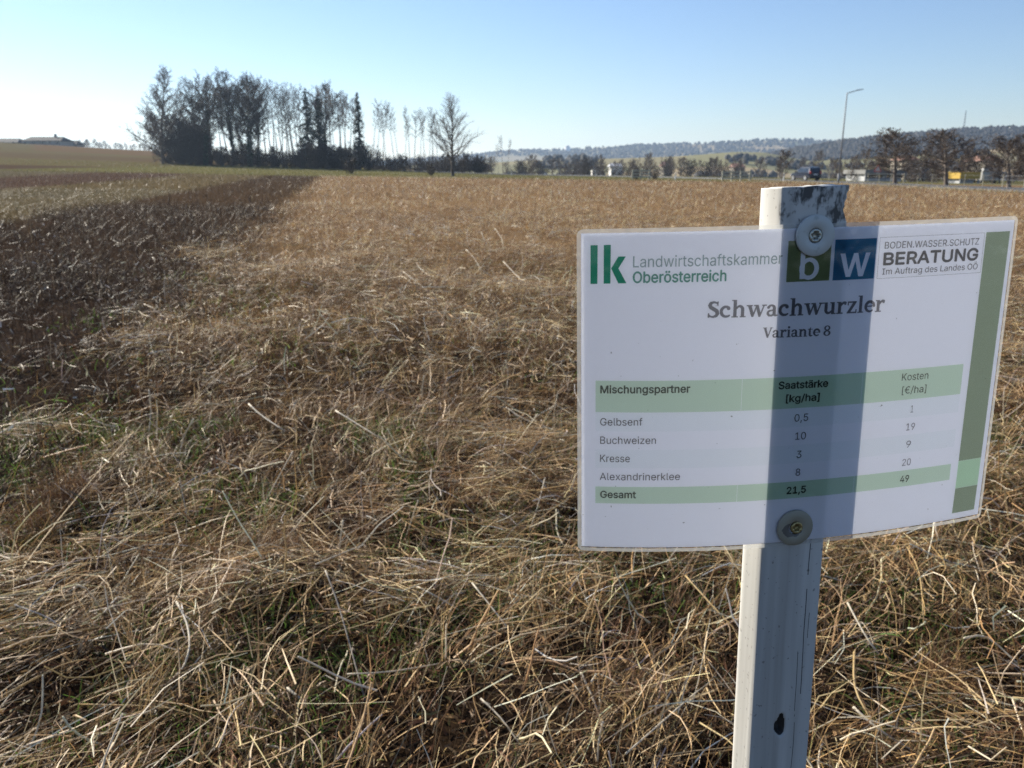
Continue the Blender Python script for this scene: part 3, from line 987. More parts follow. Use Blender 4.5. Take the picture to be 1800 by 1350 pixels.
def railing(px0, px1, d, label):
    x0 = (px0 - 900) / 1454.0 * d; x1 = (px1 - 900) / 1454.0 * d
    xm = (x0 + x1) / 2; w = x1 - x0
    e = empty('wooden_railing', (xm, d, g1(xm, d) - 0.05), R(6))
    n = 4 if w > 3 else 3
    for k in range(n):
        xx = -w / 2 + w * k / (n - 1)
        MB().box(xx - 0.07, xx + 0.07, -0.07, 0.07, 0, 1.28).build('post', M['rail_wood'], e)
    for k, zz in enumerate((0.42, 0.76, 1.12)):
        MB().box(-w / 2 - 0.15, w / 2 + 0.15, -0.13, -0.073, zz - 0.08, zz + 0.08).build('rail', M['rail_wood'], e)
    tag(e, label, 'railing')


railing(1112, 1142, 100, 'shorter pale wooden railing on the meadow edge beside a dark bush')
railing(1270, 1320, 99, 'longer pale wooden railing by the road bend')


def marker(px, d, label, h=1.0):
    x, y = at(px, d)
    e = empty('marker_post', (x, y, g1(x, y) - 0.02))
    MB().box(-0.06, 0.06, -0.05, 0.05, 0, h).build('post', M['white_paint'], e, bevel=0.012)
    MB().box(-0.063, 0.063, -0.053, 0.053, h * 0.72, h * 0.86).build('band', M['dark'], e)
    tag(e, label, 'marker post')


marker(1379, 97, 'white roadside marker post beside the dark car')
marker(1188, 101, 'white marker post on the meadow between the two wooden railings', 0.9)
marker(899, 150, 'small white marker post at the far meadow edge beneath the tufted trees', 0.8)
marker(958, 160, 'small white marker post beneath the long hedge', 0.5)


def traffic_sign(px, d):
    x, y = at(px, d)
    e = empty('traffic_sign', (x, y, g1(x, y) - 0.05))
    MB().tube((0, 0, 0), (0, 0, 2.0), 0.035, 0.035, 8).build('pole', M['galv'], e)
    t = [(0.0, -0.05, 2.02), (0.45, -0.05, 2.02 - 0.78), (-0.45, -0.05, 2.02 - 0.78)]
    t = [(0.0, 2.1), (-0.45, 1.32), (0.45, 1.32)]
    MB().loft([[(a, -0.045, b) for a, b in t], [(a, -0.04, b) for a, b in t]]).build('plate', M['sign_red'], e)
    cx_, cz_ = 0, 1.58
    ti = [(cx_ + (a - cx_) * 0.68, cz_ + (b - cz_) * 0.68) for a, b in t]
    MB().loft([[(a, -0.049, b) for a, b in ti], [(a, -0.0455, b) for a, b in ti]]).build('panel', M['white_paint'], e)
    tag(e, 'small red-edged triangular traffic sign beside the fence', 'traffic sign')


traffic_sign(1543, 90)


# ------------------------------------------------------------------ car
def car():
    x, y = at(1417, 106)
    z = g1(37, 106) + 0.10
    e = empty('parked_car', (x, y, z), R(13))        # front points away, +Y
    hw = 0.9
    # (y, z_bottom, z_belt, half width)
    prof = [(-2.2, 0.45, 0.95, 0.80), (-2.1, 0.30, 1.02, 0.88), (-1.2, 0.26, 1.04, hw), (0.6, 0.26, 1.02, hw), (1.3, 0.28, 0.98, 0.89), (2.0, 0.32, 0.88, 0.85), (2.25, 0.42, 0.74, 0.72)]
    rings = []
    for yy, a, b, w in prof:
        rings.append([(-w * 0.93, yy, a), (w * 0.93, yy, a), (w, yy, a + (b - a) * 0.45), (w * 0.97, yy, b), (-w * 0.97, yy, b), (-w, yy, a + (b - a) * 0.45)])
    MB().loft(rings).build('body', M['car_paint'], e, bevel=0.02)
    cab = [(-2.12, 1.03, 0.80), (-1.88, 1.62, 0.66), (-1.3, 1.70, 0.66), (-0.2, 1.70, 0.66), (0.35, 1.60, 0.64), (1.15, 1.0, 0.78)]
    top = []
    rr = []
    for yy, zz, w in cab:
        rr.append([(-0.84, yy, 0.97), (0.84, yy, 0.97), (w, yy, max(zz, 0.99)), (-w, yy, max(zz, 0.99))])
    MB().loft(rr).build('cabin', M['car_paint'], e)
    for s in (-1, 1):
        for (ya, yb, yc, yd) in ((-1.75, -0.75, -0.75, -1.6), (-0.68, 0.15, 0.1, -0.68), (0.22, 0.85, 0.35, 0.2)):
            # inclined side panes, 4 mm proud of the cabin side
            def sx_(zz): return s * (0.84 + (0.66 - 0.84) * (zz - 0.97) / (1.66 - 0.97) + 0.008)
            MB().poly([(sx_(1.06), ya, 1.06), (sx_(1.06), yb, 1.06), (sx_(1.56), yc, 1.56), (sx_(1.56), yd, 1.56)]).build('side_window', M['glass'], e)
        MB().box(s * 0.95 - 0.09, s * 0.95 + 0.09, 0.75, 0.9, 1.02, 1.17).build('mirror', M['car_paint'], e, bevel=0.02)
        MB().box(s * 0.72 - 0.1, s * 0.72 + 0.1, -2.235, -2.12, 0.85, 1.2).build('tail_light', M['red_lens'], e)
        MB().box(s * 0.62 - 0.16, s * 0.62 + 0.16, 2.1, 2.2, 0.62, 0.76).build('headlight', M['lamp_lens'], e)
        for yy in (-1.35, 1.38):
            w_ = MB().tube((s * 0.72, yy, 0.34), (s * 0.925, yy, 0.34), 0.35, 0.35, 20).build('wheel', M['dark'], e)
            MB().tube((s * 0.91, yy, 0.34), (s * 0.935, yy, 0.34), 0.23, 0.22, 14).build('rim', M['rim'], w_)
    MB().poly([(-0.68, -2.102, 1.12), (0.68, -2.102, 1.12), (0.58, -1.918, 1.56), (-0.58, -1.918, 1.56)]).build('rear_window', M['glass'], e)
    MB().poly([(-0.72, 1.09, 1.06), (0.72, 1.09, 1.06), (0.6, 0.43, 1.57), (-0.6, 0.43, 1.57)]).build('windscreen', M['glass'], e)
    MB().box(-0.84, 0.84, -2.27, -2.1, 0.36, 0.58).build('bumper', M['dark'], e, bevel=0.03)
    MB().box(-0.26, 0.26, -2.235, -2.2, 0.72, 0.83).build('number_plate', M['plate'], e)
    tag(e, 'dark blue estate car on the road, its sunlit side gleaming', 'car')


car()


# ------------------------------------------------------------------ field vegetation
def ribbons(x, y, z, az, el, length, width, curve, col, K=3, roll=None, droop=None, rngl=rng):
    """flat blades; el = start elevation, curve = change of elevation along the blade"""
    n = len(x)
    hx = np.cos(az); hy = np.sin(az)
    px_ = np.empty((n, K + 1, 3))
    px_[:, 0] = np.stack([x, y, z], 1)
    e = el.copy()
    azk = az.copy()
    for k in range(K):
        st = length / K
        px_[:, k + 1, 0] = px_[:, k, 0] + np.cos(e) * np.cos(azk) * st
        px_[:, k + 1, 1] = px_[:, k, 1] + np.cos(e) * np.sin(azk) * st
        px_[:, k + 1, 2] = px_[:, k, 2] + np.sin(e) * st
        e = e + curve / K
        azk = azk + rngl.normal(0, 0.20, n)
        e = e + rngl.normal(0, 0.10, n)
    if roll is None: roll = rngl.uniform(-1.2, 1.2, n)
    side = np.stack([-hy * np.cos(roll), hx * np.cos(roll), np.sin(roll)], 1)
    tap = np.linspace(1.0, 0.45, K + 1)
    off = side[:, None, :] * (width[:, None, None] * 0.5 * tap[None, :, None])
    V = np.stack([px_ - off, px_ + off], 2).reshape(n, (K + 1) * 2, 3)
    b = np.arange(n)[:, None] * ((K + 1) * 2); k = np.arange(K)[None, :] * 2
    q = np.stack([b + k, b + k + 1, b + k + 3, b + k + 2], -1).reshape(-1, 4)
    cc = np.repeat(col, (K + 1) * 2, axis=0)
    return V.reshape(-1, 3), q, cc


class Stuff:
    def __init__(s): s.V = []; s.Q = []; s.C = []; s.n = 0

    def add(s, t):
        V, q, c = t
        s.V.append(V); s.Q.append(q + s.n); s.C.append(c); s.n += len(V)

    def build(s, name, mat, label, cat):
        me = np_mesh(name, np.concatenate(s.V), None, np.concatenate(s.Q), np.concatenate(s.C))
        o = new_obj(name, me, mat)
        return tag(o, label, cat, kind='stuff')


def strip(x, y):
    """position across the plots (0 = line through the camera)"""
    return x + PL * y + 0.9 * (vn(x, y, 1.3, 41) - 0.5) + 0.55 * (vn(x, y, 0.4, 42) - 0.5) + 0.3 * (vn(x, y, 0.12, 43) - 0.5) + rng.normal(0, 0.22, np.shape(x))


def scatter(n, d0, d1, power=1.0, margin=1.22, pad=0.55):
    """random spots in the viewed wedge between distances d0 and d1 ahead (wider than the frame)"""
    u = rng.random(n)
    d = np.sqrt(d0 ** 2 + u * (d1 ** 2 - d0 ** 2)) if power == 1.0 else d0 * (d1 / d0) ** u
    half = d * 0.6415 * margin + pad
    xx = (rng.random(n) * 2 - 1) * half
    return xx, d


def mound(x, y):
    """height of the matted straw above the soil"""
    m = 0.085 * vn(x, y, 0.30, 51) ** 1.3 + 0.09 * vn(x, y, 0.75, 52) ** 1.5 + 0.035 * vn(x, y, 0.12, 53)
    return m + 0.20 * sstep(2.6, 5.0, y) * vn(x, y, 1.25, 56) ** 2.2


def hollow(x, y):
    """chance that straw lies here: bare dark hollows between the clumps"""
    h = 0.55 * vn(x, y, 0.23, 54) + 0.45 * vn(x, y, 0.085, 55)
    f = sstep(3.0, 7.0, y)
    return (0.07 + 0.93 * sstep(0.44, 0.62, h)) * (1 - f) + f * hollow2(x, y)


def pal(n, cols, w, jitter=0.22):
    cols = np.array(cols); w = np.array(w, float); w /= w.sum()
    i = rng.choice(len(cols), n, p=w)
    c = cols[i] * np.exp(rng.normal(0, jitter, n))[:, None]
    c *= np.exp(rng.normal(0, 0.035, (n, 3)))
    return np.clip(c, 0.003, 0.85)


TAN = (0.41, 0.26, 0.115); PALE = (0.66, 0.49, 0.275); BLEACH = (0.77, 0.665, 0.50); BROWN = (0.165, 0.096, 0.047)
RUST = (0.135, 0.064, 0.032); DARK = (0.045, 0.029, 0.019); OLIVE = (0.15, 0.13, 0.05); GREEN = (0.10, 0.18, 0.035); GREY = (0.30, 0.26, 0.21)


def patch(x, y, c):
    """slow drift of the straw colour from rusty to straw yellow over the field"""
    t = (0.6 * vn(x, y, 1.7, 63) + 0.4 * vn(x, y, 0.5, 64) - 0.5)[:, None]
    return np.clip(c * np.exp(t * np.array([1.0, 1.25, 1.4])[None]), 0.003, 0.85)


def hollow2(x, y):
    h = 0.5 * vn(x, y, 0.9, 57) + 0.3 * vn(x, y, 0.38, 58) + 0.2 * vn(x, y, 2.6, 59)
    return 0.12 + 0.88 * sstep(0.38, 0.56, h)


def flow(x, y):
    return 2.2 * (vn(x, y, 1.1, 61) - 0.5) * 2 + 1.4 * (vn(x, y, 0.45, 62) - 0.5) * 2


def in_a(x, y): return (strip(x, y) > -1.25) & (y < FIELD_END) & (x < 33.0)


def spot(px, py, h):
    """real point h metres above the soil seen at that place of the photograph"""
    dx_ = (px - 900) / 1404.0; dz_ = (675 - py) / 1404.0
    c_, s_ = math.cos(R(15.07)), math.sin(R(15.07))
    d = Vector((dx_, c_ + dz_ * s_, -s_ + dz_ * c_))
    t = (EYE - h) / -d.z
    for _ in range(4):
        p = Vector((0, 0, EYE)) + d * t
        t = (EYE - h - g1(p.x, p.y)) / -d.z
    return Vector((0, 0, EYE)) + d * t


mat_a = Stuff()       # straw of the main plot
# fine litter, near
def litter(n, d0, d1, lscale, wscale, K):
    x, y = scatter(n, d0, d1)
    k = in_a(x, y) & (rng.random(n) < hollow(x, y)); x = x[k]; y = y[k]; n = len(x)
    mh = mound(x, y)
    fl = sstep(2.6, 5.0, y)
    z = g(x, y) + mh * rng.random(n) ** 1.2
    az = flow(x, y) + rng.normal(0, 0.9, n) + np.pi * (rng.random(n) < 0.5)
    up = rng.random(n) < (0.25 + 0.3 * fl)
    el = np.where(up, rng.uniform(0.3, 1.35, n), rng.normal(0.08, 0.22, n))
    ln = rng.uniform(0.02, 0.105, n) * lscale
    wd_ = rng.uniform(0.0008, 0.0022, n) * wscale
    cn = pal(n, [TAN, PALE, BROWN, RUST, DARK, OLIVE], [0.20, 0.12, 0.22, 0.10, 0.29, 0.07])  # high dark share stands in for the shade of deep gaps
    cf = pal(n, [TAN, PALE, BROWN, RUST, DARK, GREY], [0.22, 0.10, 0.30, 0.22, 0.10, 0.06])
    t = (rng.random(n) < fl)[:, None]
    mat_a.add(ribbons(x, y, z, az, el, ln, wd_, rng.normal(-0.3, 0.7, n), patch(x, y, np.where(t, cf, cn)), K))


def lying(n, d0, d1, lscale, wscale, K, pale=1.0):
    x, y = scatter(n, d0, d1)
    k = in_a(x, y) & (rng.random(n) < hollow(x, y)); x = x[k]; y = y[k]; n = len(x)
    # bundles: stalks gather round shared spots
    bx = np.round(x / 0.16 + rng.normal(0, 0.35, n)) * 0.16; by = np.round(y / 0.16 + rng.normal(0, 0.35, n)) * 0.16
    x = x * 0.55 + bx * 0.45; y = y * 0.55 + by * 0.45
    mh = mound(x, y)
    z = g(x, y) + mh * (0.45 + 0.85 * rng.random(n)) + 0.004
    az = flow(x, y) + rng.normal(0, 0.55, n) + np.pi * (rng.random(n) < 0.5)
    el = np.abs(rng.normal(0.10, 0.20, n))
    ln = rng.uniform(0.05, 0.27, n) * lscale
    wd_ = rng.uniform(0.0011, 0.0028, n) * wscale
    c = pal(n, [TAN, PALE, BLEACH, BROWN, OLIVE, RUST], [0.36, 0.30 * pale, 0.12 * pale, 0.17, 0.05, 0.06])  # extra pale straws imitate sunlit highlights by colour
    mat_a.add(ribbons(x, y, z, az, el, ln, wd_, -1.4 * el - np.abs(rng.normal(0.05, 0.12, n)), patch(x, y, c), K))


def upright(n, d0, d1, lscale, wscale, K, pale=0.3):
    x, y = scatter(n, d0, d1)
    k = in_a(x, y) & (rng.random(len(x)) < np.where(y < 25, hollow2(x, y), 1.0))
    x = x[k]; y = y[k]; n = len(x)
    z = g(x, y) + 0.6 * mound(x, y)
    az = rng.uniform(0, 6.28, n)
    el = np.clip(rng.normal(0.75, 0.5, n), -0.1, 1.5)
    ln = rng.uniform(0.05, 0.20, n) * lscale * (0.7 + 0.7 * vn(x, y, 0.7, 72))
    wd_ = rng.uniform(0.0014, 0.0030, n) * wscale
    c = pal(n, [TAN, PALE, BROWN, RUST, GREY, BLEACH], [0.29, 0.5 * pale, 0.27, 0.20, 0.08, 0.28 * pale])
    mat_a.add(ribbons(x, y, z, az, el, ln, wd_, rng.normal(-0.5, 0.6, n), patch(x, y, c), K))


def bent(n, d0, d1, lscale, wscale):
    """fluffy clumps: fans of thin stems from one root"""
    x, y = scatter(n, d0, d1)
    k = in_a(x, y); x = x[k]; y = y[k]; n = len(x)
    m = 9
    x = np.repeat(x, m) + rng.normal(0, 0.018, n * m); y = np.repeat(y, m) + rng.normal(0, 0.018, n * m)
    az = np.repeat(flow(x[::m], y[::m]) + rng.normal(0, 0.5, n), m) + rng.normal(0, 0.5, n * m)
    el = np.repeat(rng.uniform(0.15, 1.0, n), m) + rng.normal(0, 0.2, n * m)
    z = g(x, y) + np.repeat(mound(x[::m], y[::m]) * rng.uniform(0.2, 0.9, n), m)
    ln = rng.uniform(0.08, 0.26, n * m) * lscale
    wd_ = rng.uniform(0.0010, 0.0022, n * m) * wscale
    cb = pal(n, [TAN, PALE, BROWN, RUST], [0.36, 0.15, 0.3, 0.19], 0.15)
    c = np.repeat(cb, m, axis=0) * np.exp(rng.normal(0, 0.18, n * m))[:, None]
    mat_a.add(ribbons(x, y, z, az, el, ln, wd_, rng.normal(-0.8, 0.5, n * m), np.clip(c, 0, 0.8), 3))


def clump_at(px, py, n, size, cols, w):
    c = spot(px, py, 0.0)
    x = c.x + rng.normal(0, size * 0.22, n); y = c.y + rng.normal(0, size * 0.22, n)
    az = rng.uniform(0, 6.28, n); el_ = rng.uniform(0.3, 1.45, n)
    mat_a.add(ribbons(x, y, g(x, y) + rng.uniform(0, 0.08, n), az, el_, rng.uniform(0.4, 1.0, n) * size, rng.uniform(0.0009, 0.0018, n), rng.normal(-1.0, 0.6, n), pal(n, cols, w), 3))


for px, py, n, size in ((115, 905, 700, .20), (60, 960, 350, .16), (480, 1000, 500, .15), (420, 1050, 300, .12), (560, 560, 500, .22), (820, 620, 700, .22), (330, 640, 500, .22), (700, 590, 500, .2), (950, 640, 500, .2), (640, 480, 600, .25), (1650, 1230, 350, .12), (760, 1075, 300, .10)):
    clump_at(px, py, n, size, [RUST, BROWN, TAN, DARK], [0.35, 0.35, 0.2, 0.1])


def scraps(n, d0, d1, s_):
    """crumpled leaf scraps and chaff, low in the mat"""
    x, y = scatter(n, d0, d1); k = in_a(x, y); x = x[k]; y = y[k]; n = len(x)
    c = pal(n, [BROWN, RUST, DARK, TAN, OLIVE, (0.10, 0.075, 0.045)], [0.25, 0.15, 0.28, 0.12, 0.1, 0.1])  # dark base layer, shade between the straws put into the colour
    mat_a.add(ribbons(x, y, g(x, y) + mound(x, y) * rng.random(n) * 0.8, rng.uniform(0, 6.28, n), rng.normal(0.2, 0.5, n), rng.uniform(0.01, 0.04, n) * s_, rng.uniform(0.003, 0.008, n) * s_, rng.normal(-0.5, 1.2, n), c, 2))


def coarse(n, d0, d1, s_):
    """coarse flattened straws on top of the mat, broken once or twice"""
    x, y = scatter(n, d0, d1); k = in_a(x, y) & (rng.random(n) < hollow(x, y)) & (mound(x, y) > 0.055); x = x[k]; y = y[k]; n = len(x)
    az = flow(x, y) + rng.normal(0, 0.6, n) + np.pi * (rng.random(n) < 0.5)
    c = pal(n, [PALE, BLEACH, TAN, (0.5, 0.36, 0.2)], [0.34, 0.16, 0.28, 0.22], 0.25)  # pale mix paints sun-catching highlights into the top straws
    mat_a.add(ribbons(x, y, g(x, y) + mound(x, y) * rng.uniform(0.85, 1.3, n), az, rng.normal(0.06, 0.14, n), rng.uniform(0.05, 0.20, n), rng.uniform(0.0026, 0.0050, n) * s_, rng.normal(-0.25, 0.3, n), c, 2, roll=rng.normal(0, 0.5, n)))


coarse(6500, 0.75, 3.4, 0.75)
coarse(20000, 3.4, 10.0, 0.85)
coarse(26000, 10.0, 26.0, 1.2)
scraps(34000, 0.75, 3.4, 1.0)
scraps(26000, 3.4, 9.0, 1.5)
litter(150000, 0.75, 3.2, 1.0, 1.05, 2)
lying(14000, 0.75, 3.2, 1.0, 1.0, 3, 1.3)
upright(5000, 0.75, 3.2, 1.0, 1.0, 3)
bent(900, 0.75, 3.4, 1.0, 1.0)
litter(85000, 3.2, 8.0, 1.15, 1.45, 2)
lying(26000, 3.2, 9.0, 0.9, 1.15, 3, 1.0)
upright(26000, 3.2, 8.0, 1.0, 1.1, 3)
bent(2600, 3.2, 9.0, 1.0, 1.2)
litter(90000, 8.0, 20.0, 1.4, 2.2, 1)
lying(30000, 8.0, 22.0, 1.0, 2.0, 2, 1.0)
upright(80000, 8.0, 20.0, 1.1, 1.8, 2)
bent(2600, 8.0, 22.0, 1.15, 2.2)
upright(52000, 20.0, 48.0, 1.15, 5.0, 1, 0.5)
upright(46000, 48.0, 96.0, 1.2, 10.0, 1, 0.5)
mat_a.build('straw_cover', M['straw'], 'matted dry straw and broken stems covering the main field plot', 'straw')

# pale thick stalks in the straw (round, jointed)
def tubes_stuff(x, y, z, az, el, ln, rad, curve, col, K=4, kink=0.18):
    n = len(x); m = 4
    pts = np.empty((n, K + 1, 3)); pts[:, 0] = np.stack([x, y, z], 1)
    e = el.copy(); a = az.copy()
    dirs = []
    for k in range(K):
        d = np.stack([np.cos(e) * np.cos(a), np.cos(e) * np.sin(a), np.sin(e)], 1)
        dirs.append(d)
        pts[:, k + 1] = pts[:, k] + d * (ln / K)[:, None]
        e = e + curve / K + rng.normal(0, kink, n); a = a + rng.normal(0, kink, n)
    dirs.append(dirs[-1]); dirs = np.stack(dirs, 1)
    side = np.cross(dirs, np.array([0.13, 0.2, 0.97])); side /= np.maximum(np.linalg.norm(side, axis=2), 1e-5)[..., None]
    up = np.cross(side, dirs)
    t = np.linspace(0, 2 * np.pi, m, endpoint=False)
    tap = np.linspace(1, 0.7, K + 1)[None, :, None, None]
    ring = side[:, :, None, :] * np.cos(t)[None, None, :, None] + up[:, :, None, :] * np.sin(t)[None, None, :, None]
    V = pts[:, :, None, :] + ring * rad[:, None, None, None] * tap
    b = np.arange(n)[:, None, None] * ((K + 1) * m); k = np.arange(K)[None, :, None] * m; i = np.arange(m)[None, None, :]; i2 = (i + 1) % m
    q = np.stack([b + k + i, b + k + i2, b + k + m + i2, b + k + m + i], -1).reshape(-1, 4)
    return V.reshape(-1, 3), q, np.repeat(col, (K + 1) * m, axis=0)


stk = Stuff()
for n, d0, d1, rs in ((1500, 0.75, 3.4, 1.0), (2600, 3.4, 9.0, 1.0), (3600, 9.0, 24.0, 1.5)):
    x, y = scatter(n, d0, d1); k = in_a(x, y) & (rng.random(n) < 0.3 + 0.7 * vn(x, y, 0.8, 77)); x = x[k]; y = y[k]; n = len(x)
    el = np.where(rng.random(n) < 0.72, np.abs(rng.normal(0.1, 0.18, n)), rng.uniform(0.5, 1.45, n))
    az = flow(x, y) + rng.normal(0, 1.0, n) + np.pi * (rng.random(n) < 0.5)
    z = g(x, y) + mound(x, y) * rng.uniform(0.5, 1.1, n)
    ln = rng.uniform(0.05, 0.26, n)
    c = pal(n, [BLEACH, PALE, (0.6, 0.56, 0.5), TAN], [0.35, 0.3, 0.2, 0.15], 0.15)
    stk.add(tubes_stuff(x, y, z, az, el, ln, rng.uniform(0.0010, 0.0026, n) * rs, rng.normal(-0.2, 0.5, n), c))
stk.build('bleached_stalks', M['stalk'], 'pale bleached broken stalks strewn over the straw of the main plot', 'stalks')

# larger single stalks lying on or standing out of the straw
def single_stalk(name, pix, r, col, label, group, cat='stalk'):
    P = [spot(a, b, h) for a, b, h in pix]
    # smooth the path a little
    Q = []
    for i in range(len(P) - 1):
        p0 = P[max(i - 1, 0)]; p1 = P[i]; p2 = P[i + 1]; p3 = P[min(i + 2, len(P) - 1)]
        for k in range(3):
            t = k / 3
            Q.append(0.5 * ((2 * p1) + (p2 - p0) * t + (2 * p0 - 5 * p1 + 4 * p2 - p3) * t * t + (3 * p1 - p0 - 3 * p2 + p3) * t ** 3))
    Q.append(P[-1])
    base = Q[0].copy(); base.z = g1(base.x, base.y)
    mb = MB(); rings = []
    n = len(Q)
    for i, p in enumerate(Q):
        d = (Q[min(i + 1, n - 1)] - Q[max(i - 1, 0)]).normalized()
        a = d.cross(Vector((0.1, 0.2, 0.97))).normalized(); b = d.cross(a)
        rr = 0.82 * r * (1.0 - 0.3 * i / (n - 1)) * (1.12 if i % 4 == 0 else 1.0)
        rings.append([tuple(p - base + a * (rr * math.cos(t)) + b * (rr * math.sin(t))) for t in (0, 1.257, 2.513, 3.77, 5.027)])
    mb.loft(rings)
    o = mb.build(name, None, None, True)
    o.location = base
    ca = o.data.color_attributes.new('Col', 'FLOAT_COLOR', 'POINT')
    j = np.exp(rng.normal(0, 0.10, len(o.data.vertices)))[:, None] * np.array(col)[None]
    ca.data.foreach_set('color', np.c_[np.clip(j, 0, 0.85), np.ones(len(j))].astype(np.float32).ravel())
    o.data.materials.append(M['stalk'])
    tag(o, label, cat, group)


WH = (0.62, 0.56, 0.45); GO = (0.55, 0.40, 0.19); GY = (0.34, 0.30, 0.25)
GA = 'white bleached stalks lying in the straw'; GB = 'white bleached stalks standing up from the straw'; GC = 'long golden straws'
single_stalk('bleached_stalk', [(310, 1058, .13), (328, 1095, .12), (333, 1135, .11), (322, 1172, .10), (294, 1202, .08)], .0032, WH, 'bow-shaped white stalk curving over the flattened straw', None)
single_stalk('bent_straw', [(445, 1148, .05), (505, 1080, .10), (572, 1003, .17)], .0026, GO, 'long golden straw leaning up to a sharp bend', None)
single_stalk('grey_stem', [(572, 1003, .17), (590, 1050, .14), (607, 1105, .11), (642, 1232, .05)], .0026, GY, 'long grey stem hanging down from a sharp golden bend', None)
for pix, r in (([(262, 686, .22), (265, 722, .13), (261, 766, .04)], .0034), ([(340, 735, .20), (322, 772, .12), (313, 812, .04)], .0028), ([(889, 633, .2), (893, 660, .12), (889, 690, .05)], .0034),
               ([(603, 915, .2), (598, 950, .14), (596, 985, .08)], .0026), ([(515, 793, .2), (490, 838, .12), (468, 878, .06)], .0024), ([(745, 660, .2), (742, 690, .12), (744, 715, .05)], .003),
               ([(1040, 1198, .12), (1050, 1190, .06), (1056, 1250, .03)], .0026), ([(640, 840, .2), (650, 862, .12), (655, 900, .04)], .0026), ([(870, 402, .3), (882, 420, .2), (884, 440, .1)], .0045), ([(846, 408, .3), (853, 425, .2), (862, 438, .1)], .004),
               ([(735, 880, .18), (728, 900, .12), (715, 940, .05)], .0026), ([(1060, 1268, .11), (1053, 1300, .08), (1050, 1345, .04)], .0028), ([(958, 840, .14), (945, 890, .09), (930, 935, .05)], .0026)):
    single_stalk('bleached_stalk', pix, r, WH, 'white bleached stalk standing up from the straw', GB)
for pix, r in (([(437, 710, .13), (462, 732, .11), (500, 757, .09)], .0042), ([(590, 722, .13), (626, 744, .11), (668, 770, .09)], .0042), ([(819, 438, .18), (832, 452, .16), (846, 475, .13)], .005), ([(885, 460, .2), (902, 478, .16), (920, 496, .12)], .005),
               ([(905, 549, .15), (945, 541, .15), (975, 546, .13), (1003, 562, .1)], .0042), ([(862, 782, .11), (895, 802, .11), (925, 824, .09)], .0038), ([(708, 477, .18), (730, 494, .16), (756, 515, .12)], .0042), ([(555, 992, .14), (598, 974, .13), (641, 957, .12)], .0026),
               ([(812, 738, .12), (865, 748, .1), (910, 762, .08)], .0032), ([(890, 716, .13), (925, 738, .11), (1000, 765, .08)], .0032), ([(1500, 1243, .1), (1545, 1282, .09), (1602, 1318, .07)], .0034), ([(1490, 1060, .12), (1520, 1115, .11), (1545, 1150, .08)], .003),
               ([(1695, 1122, .13), (1735, 1120, .12), (1790, 1168, .09)], .003), ([(430, 980, .12), (470, 955, .12), (520, 978, .09)], .0026), ([(830, 1025, .12), (870, 1075, .1), (905, 1120, .07)], .0026), ([(1020, 1180, .1), (1045, 1235, .08), (1062, 1290, .06)], .003),
               ([(610, 1185, .1), (690, 1180, .1), (780, 1165, .09)], .0022), ([(845, 1228, .09), (880, 1262, .08), (915, 1310, .06)], .0024), ([(733, 1031, .11), (770, 1050, .1), (806, 1072, .08)], .0028), ([(1100, 1325, .09), (1180, 1255, .1), (1228, 1213, .11)], .0022), ([(470, 1310, .07), (510, 1318, .07), (520, 1322, .06)], .003), ([(505, 1210, .08), (520, 1222, .08), (537, 1236, .07)], .0042)):
    single_stalk('bleached_stalk', pix, r, WH, 'white bleached stalk lying across the straw', GA)
for pix, r in (([(0, 1134, .1), (120, 1112, .11), (255, 1088, .11), (355, 1074, .1)], .0022), ([(12, 1045, .1), (75, 950, .13), (160, 845, .13), (235, 758, .12)], .0024), ([(200, 903, .1), (330, 897, .12), (470, 868, .12)], .0020), ([(330, 968, .1), (400, 918, .12), (465, 880, .12)], .0022),
               ([(475, 876, .13), (530, 900, .12), (590, 960, .11)], .0022), ([(1205, 1012, .13), (1250, 1062, .12), (1302, 1117, .09)], .0026), ([(1595, 962, .14), (1617, 1010, .13), (1624, 1098, .08)], .0026), ([(1502, 1146, .13), (1503, 1208, .12), (1530, 1262, .1), (1560, 1306, .06)], .003), ([(1655, 995, .13), (1720, 1003, .12), (1800, 1018, .1)], .0024),
               ([(430, 1065, .08), (465, 1020, .12), (497, 978, .15)], .0022), ([(455, 1090, .08), (490, 1045, .12), (520, 998, .15)], .0022), ([(240, 1345, .05), (300, 1310, .07), (390, 1270, .08)], .0022), ([(0, 1225, .09), (110, 1168, .1), (170, 1158, .1)], .002), ([(140, 1238, .09), (300, 1245, .1), (380, 1278, .08)], .0018), ([(600, 1058, .1), (690, 1046, .1), (800, 1060, .09)], .0018), ([(1020, 860, .1), (930, 925, .11), (860, 980, .08)], .0018)):
    single_stalk('long_straw', pix, r, GO, 'long golden straw lying over the matted field', GC, 'straw')

# green blades and small weeds showing through the straw
grn = Stuff()
for n, d0, d1, ws in ((26000, 0.75, 3.4, 1.0), (15000, 3.4, 9.0, 1.7)):
    x, y = scatter(n, d0, d1)
    f = vn(x, y, 0.5, 81) * 0.6 + vn(x, y, 0.17, 82) * 0.4
    k = (strip(x, y) > -1.9) & (f > np.where(y < 3.4, 0.43, 0.53 + 0.02 * (y - 3.4)))
    x = x[k]; y = y[k]; n = len(x)
    c = pal(n, [GREEN, (0.12, 0.17, 0.05), OLIVE, (0.06, 0.10, 0.025)], [0.4, 0.25, 0.2, 0.15])
    grn.add(ribbons(x, y, g(x, y) + 0.3 * mound(x, y), rng.uniform(0, 6.28, n), rng.uniform(0.4, 1.4, n), rng.uniform(0.03, 0.10, n), rng.uniform(0.0018, 0.004, n) * ws, rng.normal(-0.8, 0.5, n), c, 3))
grn.build('green_blades', M['green'], 'young green grass and weeds sprouting through the straw', 'grass')

